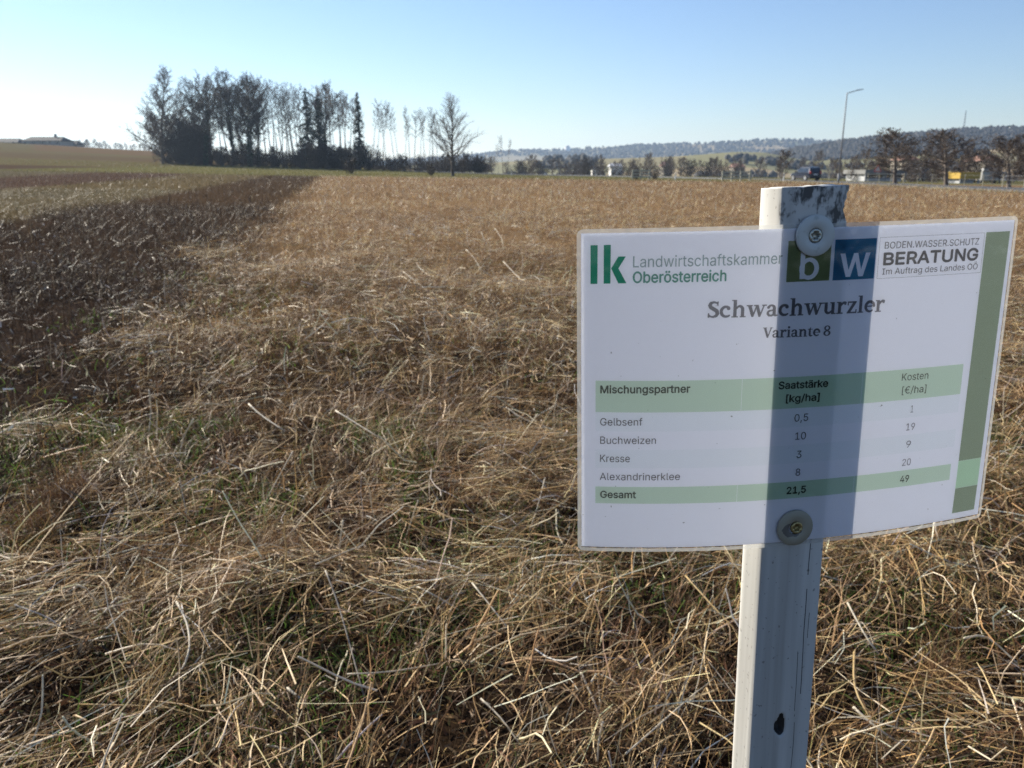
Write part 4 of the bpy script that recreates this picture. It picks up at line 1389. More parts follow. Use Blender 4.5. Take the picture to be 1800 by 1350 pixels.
# dark plot on the left
drk = Stuff()
def in_b(x, y): 
    s = strip(x, y)
    return (s < -1.15) & (s > -7.0) & (y < FIELD_END)
for n, d0, d1, ws, K in ((95000, 1.5, 9.0, 1.6, 3), (110000, 9.0, 24.0, 2.4, 2), (70000, 24.0, 96.0, 7.5, 1)):
    x, y = scatter(n, d0, d1); k = in_b(x, y) & (rng.random(n) < 0.15 + 0.85 * sstep(0.25, 0.7, vn(x, y, 0.35, 91))); x = x[k]; y = y[k]; n = len(x)
    far = sstep(8, 40, y)
    c1 = pal(n, [(0.036, 0.024, 0.016), (0.075, 0.050, 0.033), (0.13, 0.09, 0.06), (0.28, 0.22, 0.155), (0.016, 0.011, 0.008)], [0.3, 0.26, 0.18, 0.06, 0.2])
    c2 = pal(n, [(0.08, 0.056, 0.038), (0.12, 0.085, 0.057), (0.24, 0.18, 0.125), (0.04, 0.027, 0.018)], [0.3, 0.3, 0.2, 0.2])
    c = np.where((rng.random(n) < far)[:, None], c2, c1)
    drk.add(ribbons(x, y, g(x, y), rng.uniform(0, 6.28, n), np.clip(rng.normal(0.9, 0.45, n), 0.05, 1.5), rng.uniform(0.05, 0.32, n), rng.uniform(0.0013, 0.0036, n) * ws, rng.normal(-0.3, 0.5, n), c, K))
    # pods and broken pale bits near the tips, glints painted in as pale colour
    m = n // 5
    i = rng.integers(0, n, m)
    c = pal(m, [(0.42, 0.35, 0.26), (0.70, 0.62, 0.50), (0.2, 0.15, 0.10)], [0.35, 0.3, 0.35], 0.25)
    drk.add(ribbons(x[i], y[i], g(x[i], y[i]) + rng.uniform(0.06, 0.24, m), rng.uniform(0, 6.28, m), rng.normal(0.2, 0.7, m), rng.uniform(0.012, 0.05, m), rng.uniform(0.003, 0.0065, m) * (1 + (ws - 1) * 0.5), rng.normal(0, 0.5, m), c, 1))
drk.build('dark_stems', M['dark_stem'], 'dark withered standing stems on the blackish plot left of the straw', 'dry stems')

# tan grass plot and the strips beyond it
tanp = Stuff()
x, y = scatter(150000, 7.0, 40.0); s = strip(x, y); k = (s < -6.8) & (s > -15.6); x = x[k]; y = y[k]; n = len(x)
c = pal(n, [(0.22, 0.17, 0.09), (0.15, 0.12, 0.058), (0.10, 0.082, 0.04), (0.32, 0.26, 0.16), (0.09, 0.10, 0.035)], [0.32, 0.28, 0.2, 0.10, 0.10])
tanp.add(ribbons(x, y, g(x, y), flow(x, y) + rng.normal(0, 0.8, n), rng.uniform(0.2, 1.2, n), rng.uniform(0.08, 0.24, n), rng.uniform(0.004, 0.009, n), rng.normal(-0.8, 0.5, n), c, 2))
x, y = scatter(60000, 40.0, 96.0); s = strip(x, y); k = (s < -6.8) & (s > -15.6) & (y < FIELD_END); x = x[k]; y = y[k]; n = len(x)
c = pal(n, [(0.2, 0.15, 0.08), (0.14, 0.11, 0.055), (0.10, 0.08, 0.04)], [0.4, 0.4, 0.2])
tanp.add(ribbons(x, y, g(x, y), rng.uniform(0, 6.28, n), rng.uniform(0.3, 1.3, n), rng.uniform(0.08, 0.24, n), rng.uniform(0.012, 0.028, n), rng.normal(-0.5, 0.5, n), c, 1))
tanp.build('tan_grass', M['dark_stem'], 'tan and greenish flattened grass on the plot beyond the dark stems', 'grass')

redp = Stuff()
x, y = scatter(110000, 18.0, 96.0); s = strip(x, y); k = (s < -15.2) & (y < FIELD_END); x = x[k]; y = y[k]; s = s[k]; n = len(x)
c = pal(n, [(0.13, 0.075, 0.05), (0.19, 0.115, 0.075), (0.08, 0.05, 0.036), (0.26, 0.2, 0.15)], [0.35, 0.3, 0.2, 0.15])
c2 = pal(n, [(0.22, 0.18, 0.11), (0.16, 0.135, 0.075), (0.12, 0.11, 0.05)], [0.4, 0.35, 0.25])
c = np.where((s < -26)[:, None], c2, c)
redp.add(ribbons(x, y, g(x, y), rng.uniform(0, 6.28, n), rng.uniform(0.6, 1.5, n), rng.uniform(0.08, 0.26, n), rng.uniform(0.008, 0.02, n), rng.normal(-0.4, 0.5, n), c, 1))
redp.build('reddish_stems', M['dark_stem'], 'reddish brown dry stems on the farther plots of the left slope', 'dry stems')

# meadow grass
mead = Stuff()
x, y = scatter(30000, 90.0, 175.0, margin=1.1); k = (x < 33) | (y > 120); x = x[k]; y = y[k]; n = len(x)
c = pal(n, [(0.095, 0.105, 0.03), (0.13, 0.125, 0.042), (0.16, 0.14, 0.06), (0.07, 0.085, 0.027)], [0.35, 0.3, 0.2, 0.15], 0.15)
k = ~((x < -60) & (y < 132))
mead.add(ribbons(x[k], y[k], g(x[k], y[k]), rng.uniform(0, 6.28, k.sum()), rng.uniform(0.5, 1.4, k.sum()), rng.uniform(0.06, 0.16, k.sum()), rng.uniform(0.04, 0.09, k.sum()), rng.normal(-0.4, 0.4, k.sum()), c[k], 1))
x, y = scatter(9000, 50.0, 125.0); x = rng.uniform(31.5, 33.4, 9000); 
c = pal(9000, [(0.25, 0.2, 0.09), (0.17, 0.16, 0.06), (0.33, 0.26, 0.14)], [0.4, 0.3, 0.3])
mead.add(ribbons(x, y, g(x, y), rng.uniform(0, 6.28, 9000), rng.uniform(0.5, 1.4, 9000), rng.uniform(0.1, 0.3, 9000), rng.uniform(0.012, 0.03, 9000), rng.normal(-0.4, 0.4, 9000), c, 2))
mead.build('meadow_grass', M['green'], 'short green meadow grass beyond the straw field and along the verge', 'grass')


# ------------------------------------------------------------------ the sign
SG = dict(x=0.18940898, y=0.50413463, z=1.06731079, th=0.1623284, k1=2.05507934, k2=1.22478999, roll=0.02297797, lean=-0.01999842)
SW, SH = 0.303, 0.216
_t = np.linspace(-0.01, SW + 0.01, 401)
_k = np.where(_t < 0.15, SG['k1'], SG['k2']); _th = SG['th'] + _k * (_t - 0.15)
_cx = np.concatenate([[0], np.cumsum(np.cos((_th[1:] + _th[:-1]) / 2) * np.diff(_t))])
_cy = np.concatenate([[0], np.cumsum(np.sin((_th[1:] + _th[:-1]) / 2) * np.diff(_t))])
_cx -= np.interp(0.15, _t, _cx); _cy -= np.interp(0.15, _t, _cy)


def tilt(v):
    """lean and roll of the whole sign about its anchor"""
    cl, sl_ = math.cos(SG['lean']), math.sin(SG['lean'])
    y1 = v[:, 1] * cl - v[:, 2] * sl_; z1 = v[:, 1] * sl_ + v[:, 2] * cl
    cr, sr = math.cos(SG['roll']), math.sin(SG['roll'])
    return np.stack([v[:, 0] * cr - z1 * sr, y1, v[:, 0] * sr + z1 * cr], 1)


def sheet_pt(u, v, off=0.0):
    """u, v in metres across / down the sheet; off towards the reader. Local to the sign anchor"""
    u = np.asarray(u, float); v = np.asarray(v, float)
    x = np.interp(u, _t, _cx); y = np.interp(u, _t, _cy); th = np.interp(u, _t, _th)
    return tilt(np.stack([x + np.sin(th) * off, y - np.cos(th) * off, -v], 1))


anchor = Vector((SG['x'], SG['y'], SG['z']))
base_pt = tilt(np.array([[0, 0.03, -1.067]]))[0]
sign = empty('information_sign', tuple(anchor + Vector(base_pt)))
tag(sign, 'white laminated trial-plot sign screwed to a white wooden post in the straw', 'sign')
OFF = -np.array(base_pt)         # local offset so children are placed from the post foot


def sheet_obj(name, u, v, faces_q=None, faces_t=None, off=0.0, mat=None, parent=None):
    P = sheet_pt(u, v, off) + OFF
    me = np_mesh(name, P, faces_t, faces_q)
    return new_obj(name, me, mat, parent)


def grid_uv(u0, u1, v0, v1, nu, nv, slope=0.0, ushear=0.0):
    uu, vv = np.meshgrid(np.linspace(u0, u1, nu + 1), np.linspace(v0, v1, nv + 1))
    sh = ushear * (vv - v0) / max(v1 - v0, 1e-9)
    V = (vv + slope * (uu - u0)).ravel(); U = (uu + sh).ravel()
    j = np.arange(nv)[:, None]; i = np.arange(nu)[None, :]; w = nu + 1
    q = np.stack([j * w + i, (j + 1) * w + i, (j + 1) * w + i + 1, j * w + i + 1], -1).reshape(-1, 4)
    return U, V, q


# paper: white, lets the sun through from behind
def paper_mat():
    m, n, p = mat_new('paper')
    p.inputs['Base Color'].default_value = (0.90, 0.90, 0.95, 1)
    p.inputs['Roughness'].default_value = 0.6
    p.inputs['Specular IOR Level'].default_value = 0.2
    tr = n.nodes.new('ShaderNodeBsdfTranslucent')
    tc = n.nodes.new('ShaderNodeTexCoord')
    no = n.nodes.new('ShaderNodeTexNoise'); no.inputs['Scale'].default_value = 420; no.inputs['Detail'].default_value = 4
    cr = n.nodes.new('ShaderNodeMix'); cr.data_type = 'RGBA'
    cr.inputs[6].default_value = (0.57, 0.60, 0.69, 1); cr.inputs[7].default_value = (0.71, 0.74, 0.84, 1)
    n.links.new(tc.outputs['Object'], no.inputs['Vector']); n.links.new(no.outputs['Fac'], cr.inputs[0])
    n.links.new(cr.outputs[2], tr.inputs['Color'])
    mx = n.nodes.new('ShaderNodeMixShader'); mx.inputs[0].default_value = 0.165
    n.links.new(p.outputs[0], mx.inputs[1]); n.links.new(tr.outputs[0], mx.inputs[2])
    n.links.new(mx.outputs[0], n.nodes['Material Output'].inputs['Surface'])
    return m


U, V, q = grid_uv(0.0026, SW - 0.0026, 0.0026, SH - 0.0030, 60, 4)
paper = sheet_obj('paper_sheet', U, V, q, None, 0.0, paper_mat(), sign)


# clear laminating pouch in front of and around the paper
def film_mat():
    m = bpy.data.materials.new('laminate_film'); m.use_nodes = True
    n = m.node_tree; n.nodes.remove(n.nodes['Principled BSDF'])
    t = n.nodes.new('ShaderNodeBsdfTransparent'); t.inputs[0].default_value = (0.97, 0.97, 0.975, 1)
    gl = n.nodes.new('ShaderNodeBsdfGlossy'); gl.inputs['Roughness'].default_value = 0.12
    gl.inputs['Color'].default_value = (0.9, 0.9, 0.9, 1)
    tc = n.nodes.new('ShaderNodeTexCoord')
    no = n.nodes.new('ShaderNodeTexNoise'); no.inputs['Scale'].default_value = 26; no.inputs['Detail'].default_value = 3
    n.links.new(tc.outputs['Object'], no.inputs['Vector'])
    bp_ = n.nodes.new('ShaderNodeBump'); bp_.inputs['Strength'].default_value = 0.5; bp_.inputs['Distance'].default_value = 0.004
    n.links.new(no.outputs['Fac'], bp_.inputs['Height']); n.links.new(bp_.outputs[0], gl.inputs['Normal'])
    # dust specks stuck to the film
    n2 = n.nodes.new('ShaderNodeTexNoise'); n2.inputs['Scale'].default_value = 330; n2.inputs['Detail'].default_value = 2
    n.links.new(tc.outputs['Object'], n2.inputs['Vector'])
    rp = n.nodes.new('ShaderNodeValToRGB')
    rp.color_ramp.elements[0].position = 0.755; rp.color_ramp.elements[0].color = (0.97, 0.97, 0.975, 1)
    rp.color_ramp.elements[1].position = 0.79; rp.color_ramp.elements[1].color = (0.45, 0.44, 0.42, 1)
    n.links.new(n2.outputs['Fac'], rp.inputs[0]); n.links.new(rp.outputs[0], t.inputs[0])
    fr = n.nodes.new('ShaderNodeFresnel'); fr.inputs['IOR'].default_value = 1.5
    mx = n.nodes.new('ShaderNodeMixShader')
    n.links.new(fr.outputs[0], mx.inputs[0]); n.links.new(t.outputs[0], mx.inputs[1]); n.links.new(gl.outputs[0], mx.inputs[2])
    n.links.new(mx.outputs[0], n.nodes['Material Output'].inputs['Surface'])
    return m


def edge_mat():
    m = bpy.data.materials.new('pouch_edge'); m.use_nodes = True
    n = m.node_tree; p = n.nodes['Principled BSDF']
    p.inputs['Base Color'].default_value = (0.75, 0.75, 0.72, 1); p.inputs['Roughness'].default_value = 0.25
    p.inputs['Transmission Weight'].default_value = 0.0
    tl = n.nodes.new('ShaderNodeBsdfTranslucent'); tl.inputs[0].default_value = (0.8, 0.8, 0.77, 1)
    m2 = n.nodes.new('ShaderNodeMixShader'); m2.inputs[0].default_value = 0.35
    n.links.new(p.outputs[0], m2.inputs[1]); n.links.new(tl.outputs[0], m2.inputs[2])
    t = n.nodes.new('ShaderNodeBsdfTransparent'); t.inputs[0].default_value = (0.94, 0.94, 0.92, 1)
    mx = n.nodes.new('ShaderNodeMixShader'); mx.inputs[0].default_value = 0.58
    n.links.new(m2.outputs[0], mx.inputs[1]); n.links.new(t.outputs[0], mx.inputs[2])
    n.links.new(mx.outputs[0], n.nodes['Material Output'].inputs['Surface'])
    return m


U, V, q = grid_uv(0.0027, SW - 0.0027, 0.0027, SH - 0.0031, 60, 4)
film = sheet_obj('laminate_film', U, V, q, None, 0.0006, film_mat(), sign)


def border():
    """pouch rim with rounded corners, two thin layers sealed together"""
    def outline(inset, r, n=8):
        pts = []
        u0, u1, v0, v1 = inset, SW - inset, inset, SH - inset
        for (cu, cv, a0) in ((u0 + r, v0 + r, 180), (u1 - r, v0 + r, 270), (u1 - r, v1 - r, 0), (u0 + r, v1 - r, 90)):
            for k in range(n + 1):
                a = R(a0 + 90 * k / n)
                pts.append((cu + r * math.cos(a), cv + r * math.sin(a)))
        # long edges follow the curl of the sheet
        out = []
        for i in range(len(pts)):
            a = pts[i]; b = pts[(i + 1) % len(pts)]
            out.append(a)
            L = math.hypot(b[0] - a[0], b[1] - a[1])
            m = int(L / 0.006)
            for k in range(1, 40 if L > 0.25 else (28 if L > 0.15 else 1)):
                mm = 40 if L > 0.25 else 28
                out.append((a[0] + (b[0] - a[0]) * k / mm, a[1] + (b[1] - a[1]) * k / mm))
        return np.array(out)
    a = outline(0.0, 0.0042); b = outline(0.0025, 0.0008)
    n = len(a)
    P = np.concatenate([a, b])
    i = np.arange(n); i2 = (i + 1) % n
    q = np.stack([i, n + i, n + i2, i2], 1)
    sheet_obj('pouch_rim', P[:, 0], P[:, 1], q, None, 0.0003, edge_mat(), sign)


border()

INK = {}
INK['text'] = mat_ink('ink_dark_grey', (0.25, 0.25, 0.25))
INK['soft'] = mat_ink('ink_grey', (0.36, 0.36, 0.37))
INK['title'] = mat_ink('ink_title', (0.37, 0.37, 0.38))
INK['lk'] = mat_ink('ink_green', (0.05, 0.40, 0.27))
INK['lk_text'] = mat_ink('ink_green_text', (0.22, 0.46, 0.38))
INK['lk_light'] = mat_ink('ink_green_light', (0.42, 0.52, 0.50))
INK['band'] = mat_ink('ink_band', (0.78, 0.89, 0.75))
INK['row'] = mat_ink('ink_row', (0.972, 0.99, 0.982))
INK['olive'] = mat_ink('ink_olive', (0.44, 0.50, 0.32))
INK['blue'] = mat_ink('ink_blue', (0.12, 0.40, 0.54))
INK['bar'] = mat_ink('ink_bar', (0.47, 0.55, 0.42))
INK['bar_light'] = mat_ink('ink_bar_light', (0.68, 0.86, 0.66))
INK['line'] = mat_ink('ink_line', (0.6, 0.6, 0.6))
PO = 0.00018


def ink_rect(name, u0, u1, v0, v1, ink, slope=0.0, ushear=0.0, off=PO):
    U, V, q = grid_uv(u0 / 1000, u1 / 1000, v0 / 1000, v1 / 1000, max(1, int((u1 - u0) / 5)), max(1, int((v1 - v0) / 20)), slope, ushear / 1000)
    return sheet_obj(name, U, V, q, None, off, INK[ink], paper)


# table bands
for a, b in ((11.9, 106.1), (106.4, 189.9), (190.2, 270.0)):
    ink_rect('header_band', a, b, 96.4 + 0.0062 * (a - 11.9), 117.6 + 0.0062 * (a - 11.9), 'band', 0.0062)
    ink_rect('total_band', a, b - (0.8 if b > 200 else 0), 169.2 + 0.0028 * (a - 11.9), 181.1 + 0.0028 * (a - 11.9), 'band', 0.0028)
ink_rect('row_band', 11.9, 270, 117.9, 130.6, 'row', 0.0055)
ink_rect('row_band', 11.9, 270, 143.2, 156.0, 'row', 0.0045)
ink_rect('side_bar', 276.5, 297.2, 9.8, 168.8, 'bar', 0, -0.8)
ink_rect('side_bar', 275.7, 296.3, 168.9, 189.3, 'bar_light', 0, -0.1)
ink_rect('side_bar', 275.6, 296.1, 189.4, 208.4, 'bar', 0, -0.4)
for (a, b, c_, d_) in ((194.1, 275.3, 9.9, 10.2), (194.1, 275.3, 35.9, 36.2), (194.1, 194.4, 10.2, 35.9), (275.0, 275.3, 10.2, 35.9)):
    ink_rect('logo_frame', a, b, c_, d_, 'line')


# --- shapes rasterised into fine rows (logos and the serif title)
def raster_obj(name, fn, w, h, rows, cols, place, ink):
    """fn(x, y) -> bool on [0,w]x[0,h] (y up); place(x, y) -> sheet u, v in mm"""
    dy = h / rows
    xs = (np.arange(cols) + 0.5) * (w / cols)
    Us = []; Vs = []; Q = []; n = 0
    for r_ in range(rows):
        yv = (r_ + 0.5) * dy
        ins = fn(xs, np.full_like(xs, yv))
        d_ = np.diff(np.concatenate([[0], ins.astype(int), [0]]))
        st = np.where(d_ == 1)[0]; en = np.where(d_ == -1)[0]
        for a, b in zip(st, en):
            x0 = a * w / cols; x1 = b * w / cols
            mseg = max(1, int((x1 - x0) / w * 4)) if (x1 - x0) > 0.3 * w else 1
            for s in range(mseg):
                xa = x0 + (x1 - x0) * s / mseg; xb = x0 + (x1 - x0) * (s + 1) / mseg
                for (xx, yy) in ((xa, yv - dy / 2), (xb, yv - dy / 2), (xb, yv + dy / 2), (xa, yv + dy / 2)):
                    u, v = place(xx, yy); Us.append(u / 1000); Vs.append(v / 1000)
                Q.append((n, n + 1, n + 2, n + 3)); n += 4
    return sheet_obj(name, np.array(Us), np.array(Vs), np.array(Q), None, PO, INK[ink], paper)


def rc(x, y, x0, y0, x1, y1): return (x >= x0) & (x <= x1) & (y >= y0) & (y <= y1)


def el(x, y, cx, cy, rx, ry): return ((x - cx) / rx) ** 2 + ((y - cy) / ry) ** 2 <= 1


def pg(x, y, pts):
    ins = np.zeros(x.shape, bool)
    n = len(pts)
    for i in range(n):
        x1, y1 = pts[i]; x2, y2 = pts[(i + 1) % n]
        if y1 == y2: continue
        c_ = ((y1 > y) != (y2 > y)) & (x < (x2 - x1) * (y - y1) / (y2 - y1) + x1)
        ins ^= c_
    return ins


def brush(x, y, pts):
    """variable-width stroke: pts = (x, y, half width)"""
    ins = np.zeros(x.shape, bool)
    for (x1, y1, w1), (x2, y2, w2) in zip(pts[:-1], pts[1:]):
        dx_, dy_ = x2 - x1, y2 - y1
        t = np.clip(((x - x1) * dx_ + (y - y1) * dy_) / (dx_ * dx_ + dy_ * dy_), 0, 1)
        w = w1 + (w2 - w1) * t
        ins |= (x - x1 - t * dx_) ** 2 + (y - y1 - t * dy_) ** 2 <= w * w
    return ins


def arcp(cx, cy, rx, ry, a0, a1, w0, w1, wm=None, n=16):
    out = []
    for k in range(n + 1):
        t = k / n; a = R(a0 + (a1 - a0) * t)
        w = (w0 + (w1 - w0) * t) if wm is None else w0 * (1 - t) * (1 - t) + 2 * wm * t * (1 - t) + w1 * t * t
        out.append((cx + rx * math.cos(a), cy + ry * math.sin(a), w))
    return out


# bold serif letters, x-height 1.0, ascender 1.46, stem 0.25
SE = 0.09
def G_h(x, y, asc=1.46):
    r = rc(x, y, .12, 0, .37, asc) | rc(x, y, 0, 0, .49, SE) | rc(x, y, .62, 0, 1.07, SE)
    r |= pg(x, y, [(0, asc), (.2, asc), (.2, asc - .13), (0, asc - .07)])
    r |= rc(x, y, .70, 0, .95, .62)
    r |= brush(x, y, [(.34, .72, .07)] + arcp(.60, .66, .225, .26, 150, 0, .07, .125, .12))
    return r
def G_n(x, y): return G_h(x, y, 1.0)
def G_l(x, y): return rc(x, y, .12, 0, .37, 1.46) | rc(x, y, 0, 0, .49, SE) | pg(x, y, [(0, 1.46), (.2, 1.46), (.2, 1.33), (0, 1.39)])
def G_i(x, y): return rc(x, y, .12, 0, .37, 1.0) | rc(x, y, 0, 0, .49, SE) | pg(x, y, [(0, 1.0), (.2, 1.0), (.2, .87), (0, .93)]) | el(x, y, .24, 1.30, .15, .15)
def G_r(x, y):
    r = rc(x, y, .12, 0, .37, 1.0) | rc(x, y, 0, 0, .52, SE) | pg(x, y, [(0, 1.0), (.2, 1.0), (.2, .87), (0, .93)])
    return r | brush(x, y, [(.35, .68, .07), (.44, .84, .09), (.58, .92, .10), (.70, .90, .115)]) | rc(x, y, .62, .72, .78, .95)
def G_u(x, y):
    r = rc(x, y, .10, .38, .35, 1.0) | pg(x, y, [(0, 1.0), (.2, 1.0), (.2, .89), (0, .92)])
    r |= rc(x, y, .68, 0, .93, 1.0) | pg(x, y, [(.56, 1.0), (.7, 1.0), (.7, .89), (.56, .92)]) | rc(x, y, .68, 0, 1.05, SE)
    return r | brush(x, y, arcp(.45, .36, .225, .25, 180, 330, .125, .07, .11) + [(.72, .28, .06)])
def G_c(x, y):
    return brush(x, y, arcp(.50, .5, .37, .41, 60, 308, .08, .075, .165, 26)) | el(x, y, .67, .76, .14, .14)
def G_e(x, y):
    return brush(x, y, arcp(.48, .5, .35, .41, 8, 308, .11, .07, .145, 28)) | rc(x, y, .2, .47, .92, .57)
def G_a(x, y):
    r = brush(x, y, [(.14, .76, .115), (.24, .90, .08), (.40, .93, .08), (.54, .86, .10), (.60, .72, .125), (.60, .20, .125)])
    r |= brush(x, y, arcp(.32, .28, .22, .21, 75, 350, .06, .06, .135, 20)) | brush(x, y, [(.36, .50, .06), (.6, .56, .06)])
    return r | brush(x, y, [(.60, .16, .12), (.72, .08, .08), (.84, .09, .05)])
def G_w(x, y):
    r = pg(x, y, [(.08, 1), (.36, 1), (.56, .30), (.52, 0), (.40, 0)]) | pg(x, y, [(.42, 0), (.54, 0), (.86, 1), (.74, 1)])
    r |= pg(x, y, [(.66, 1), (.92, 1), (1.10, .30), (1.06, 0), (.94, 0)]) | pg(x, y, [(.96, 0), (1.08, 0), (1.42, 1), (1.30, 1)])
    return r | rc(x, y, 0, .91, .46, 1) | rc(x, y, 1.18, .91, 1.55, 1) | rc(x, y, .56, .91, .95, 1)
def G_z(x, y):
    return rc(x, y, .04, .87, .80, 1) | rc(x, y, .02, 0, .84, .13) | pg(x, y, [(.02, .06), (.30, .06), (.80, .94), (.52, .94)]) | rc(x, y, .04, .68, .14, 1) | rc(x, y, .74, 0, .84, .33)
def G_S(x, y):
    p = [(.80, 1.10, .05), (.74, 1.22, .07), (.52, 1.30, .085), (.30, 1.22, .12), (.22, 1.04, .14), (.30, .86, .15), (.52, .72, .155), (.74, .56, .155), (.80, .36, .14), (.70, .16, .12), (.46, .08, .085), (.22, .14, .07), (.15, .28, .05)]
    return brush(x, y, p) | rc(x, y, .08, .02, .18, .40) | rc(x, y, .76, .98, .86, 1.36)
def G_V(x, y):
    return pg(x, y, [(.10, 1.36), (.40, 1.36), (.68, .36), (.66, 0), (.52, 0)]) | pg(x, y, [(.54, 0), (.68, 0), (1.12, 1.36), (.98, 1.36)]) | rc(x, y, 0, 1.27, .52, 1.36) | rc(x, y, .86, 1.27, 1.24, 1.36)
def G_t(x, y):
    return rc(x, y, .16, .22, .41, 1.0) | pg(x, y, [(.20, 1.0), (.41, 1.0), (.41, 1.26)]) | rc(x, y, .02, .89, .62, 1.0) | brush(x, y, arcp(.46, .24, .175, .16, 180, 320, .125, .06, .09))
def G_8(x, y):
    o_ = el(x, y, .46, .36, .45, .37) | el(x, y, .46, 1.02, .39, .34)
    return o_ & ~el(x, y, .46, .35, .21, .25) & ~el(x, y, .46, 1.03, .18, .21)


GL = {'S': (G_S, .92), 'c': (G_c, .88), 'h': (G_h, 1.09), 'w': (G_w, 1.52), 'a': (G_a, .88), 'u': (G_u, 1.08), 'r': (G_r, .82), 'z': (G_z, .88), 'l': (G_l, .53), 'e': (G_e, .92),
      'V': (G_V, 1.16), 'i': (G_i, .53), 'n': (G_n, 1.09), 't': (G_t, .66), '8': (G_8, .94), ' ': (None, .36)}


def serif_line(name, text, u0, u1, base0, base1, xh, ink):
    tot = sum(GL[c][1] for c in text) + 0.03 * (len(text) - 1)
    k = (u1 - u0) / tot
    pen = 0.0
    for c in text:
        fn, w = GL[c]
        if fn is not None:
            uu0 = u0 + pen * k
            def place(x, y, uu0=uu0): 
                u = uu0 + x * k
                return u, base0 + (base1 - base0) * (u - u0) / (u1 - u0) - y * xh
            raster_obj(name, fn, w + 0.06, 1.5, 60, 64, place, ink)
        pen += w + 0.03


serif_line('title_letter', 'Schwachwurzler', 81.5, 201.8, 56.6, 57.7, 7.7, 'title')
serif_line('subtitle_letter', 'Variante 8', 118.0, 164.3, 70.6, 71.3, 4.95, 'title')


# logos
def lk_poly(pts, name='logo_letter', ink='lk'):
    P = np.array(pts) / 1000
    me_q = np.array([list(range(4))]) if len(pts) == 4 else None
    bmv = MB()
    q = None
    if len(pts) == 4:
        return sheet_obj(name, P[:, 0], P[:, 1], np.array([[0, 1, 2, 3]]), None, PO, INK[ink], paper)
    return sheet_obj(name, P[:, 0], P[:, 1], np.array([[0, 1, 2, 5], [2, 3, 4, 5]]), None, PO, INK[ink], paper)


lk_poly([(8.6, 9.9), (13.0, 9.9), (12.9, 33.9), (8.6, 33.9)])
lk_poly([(16.8, 9.85), (21.1, 9.8), (21.0, 33.8), (16.8, 33.8)])
lk_poly([(25.8, 17.1), (30.4, 17.1), (25.9, 24.4), (30.9, 33.7), (25.9, 33.7), (21.4, 24.4)])


def f_b(x, y):
    L = rc(x, y, 8.6, 1.6, 11.7, 20.5) | (el(x, y, 14.8, 7.9, 6.6, 6.9) & ~el(x, y, 14.6, 7.9, 3.6, 4.3))
    return ~L
def f_w(x, y):
    L = pg(x, y, [(4.2, 16.6), (7.6, 16.6), (10.6, 6.2), (13.6, 16.6), (16.6, 16.6), (19.4, 6.2), (22.0, 16.6), (25.2, 16.6), (21.0, 1.8), (17.8, 1.8), (15.0, 11.8), (12.0, 1.8), (8.9, 1.8)])
    return ~L
raster_obj('logo_square', f_b, 28.9, 25.5, 110, 140, lambda x, y: (131.6 + x, 35.6 - y), 'olive')
raster_obj('logo_square', f_w, 29.0, 25.5, 110, 140, lambda x, y: (162.9 + x, 35.8 - y), 'blue')


# plain lettering from the built-in font, laid on the curved sheet
try:
    FONT = bpy.data.fonts.load(bpy.utils.system_resource('DATAFILES', path='fonts') + '/Inter.woff2')
except Exception:
    FONT = None


def outlines(txt):
    """letter outlines of the text as sampled closed loops"""
    cu = bpy.data.curves.new('t', 'FONT')
    cu.body = txt; cu.size = 1.0; cu.resolution_u = 3
    if FONT: cu.font = FONT
    ob = bpy.data.objects.new('t', cu); C.objects.link(ob)
    dg = bpy.context.evaluated_depsgraph_get()
    c2 = ob.evaluated_get(dg).to_curve(dg)
    loops = []
    for sp_ in c2.splines:
        bp = sp_.bezier_points; n = len(bp)
        pts = []
        for a in range(n):
            p0 = bp[a].co; h0 = bp[a].handle_right; h1 = bp[(a + 1) % n].handle_left; p1 = bp[(a + 1) % n].co
            for q in range(5):
                t = q / 5; m = 1 - t
                p = p0 * m ** 3 + h0 * (3 * m * m * t) + h1 * (3 * m * t * t) + p1 * t ** 3
                pts.append((p.x, p.y))
        loops.append(np.array(pts))
    bpy.data.objects.remove(ob); bpy.data.curves.remove(cu)
    return loops


_l = np.concatenate(outlines('H'))
CAPH = _l[:, 1].max() - _l[:, 1].min()


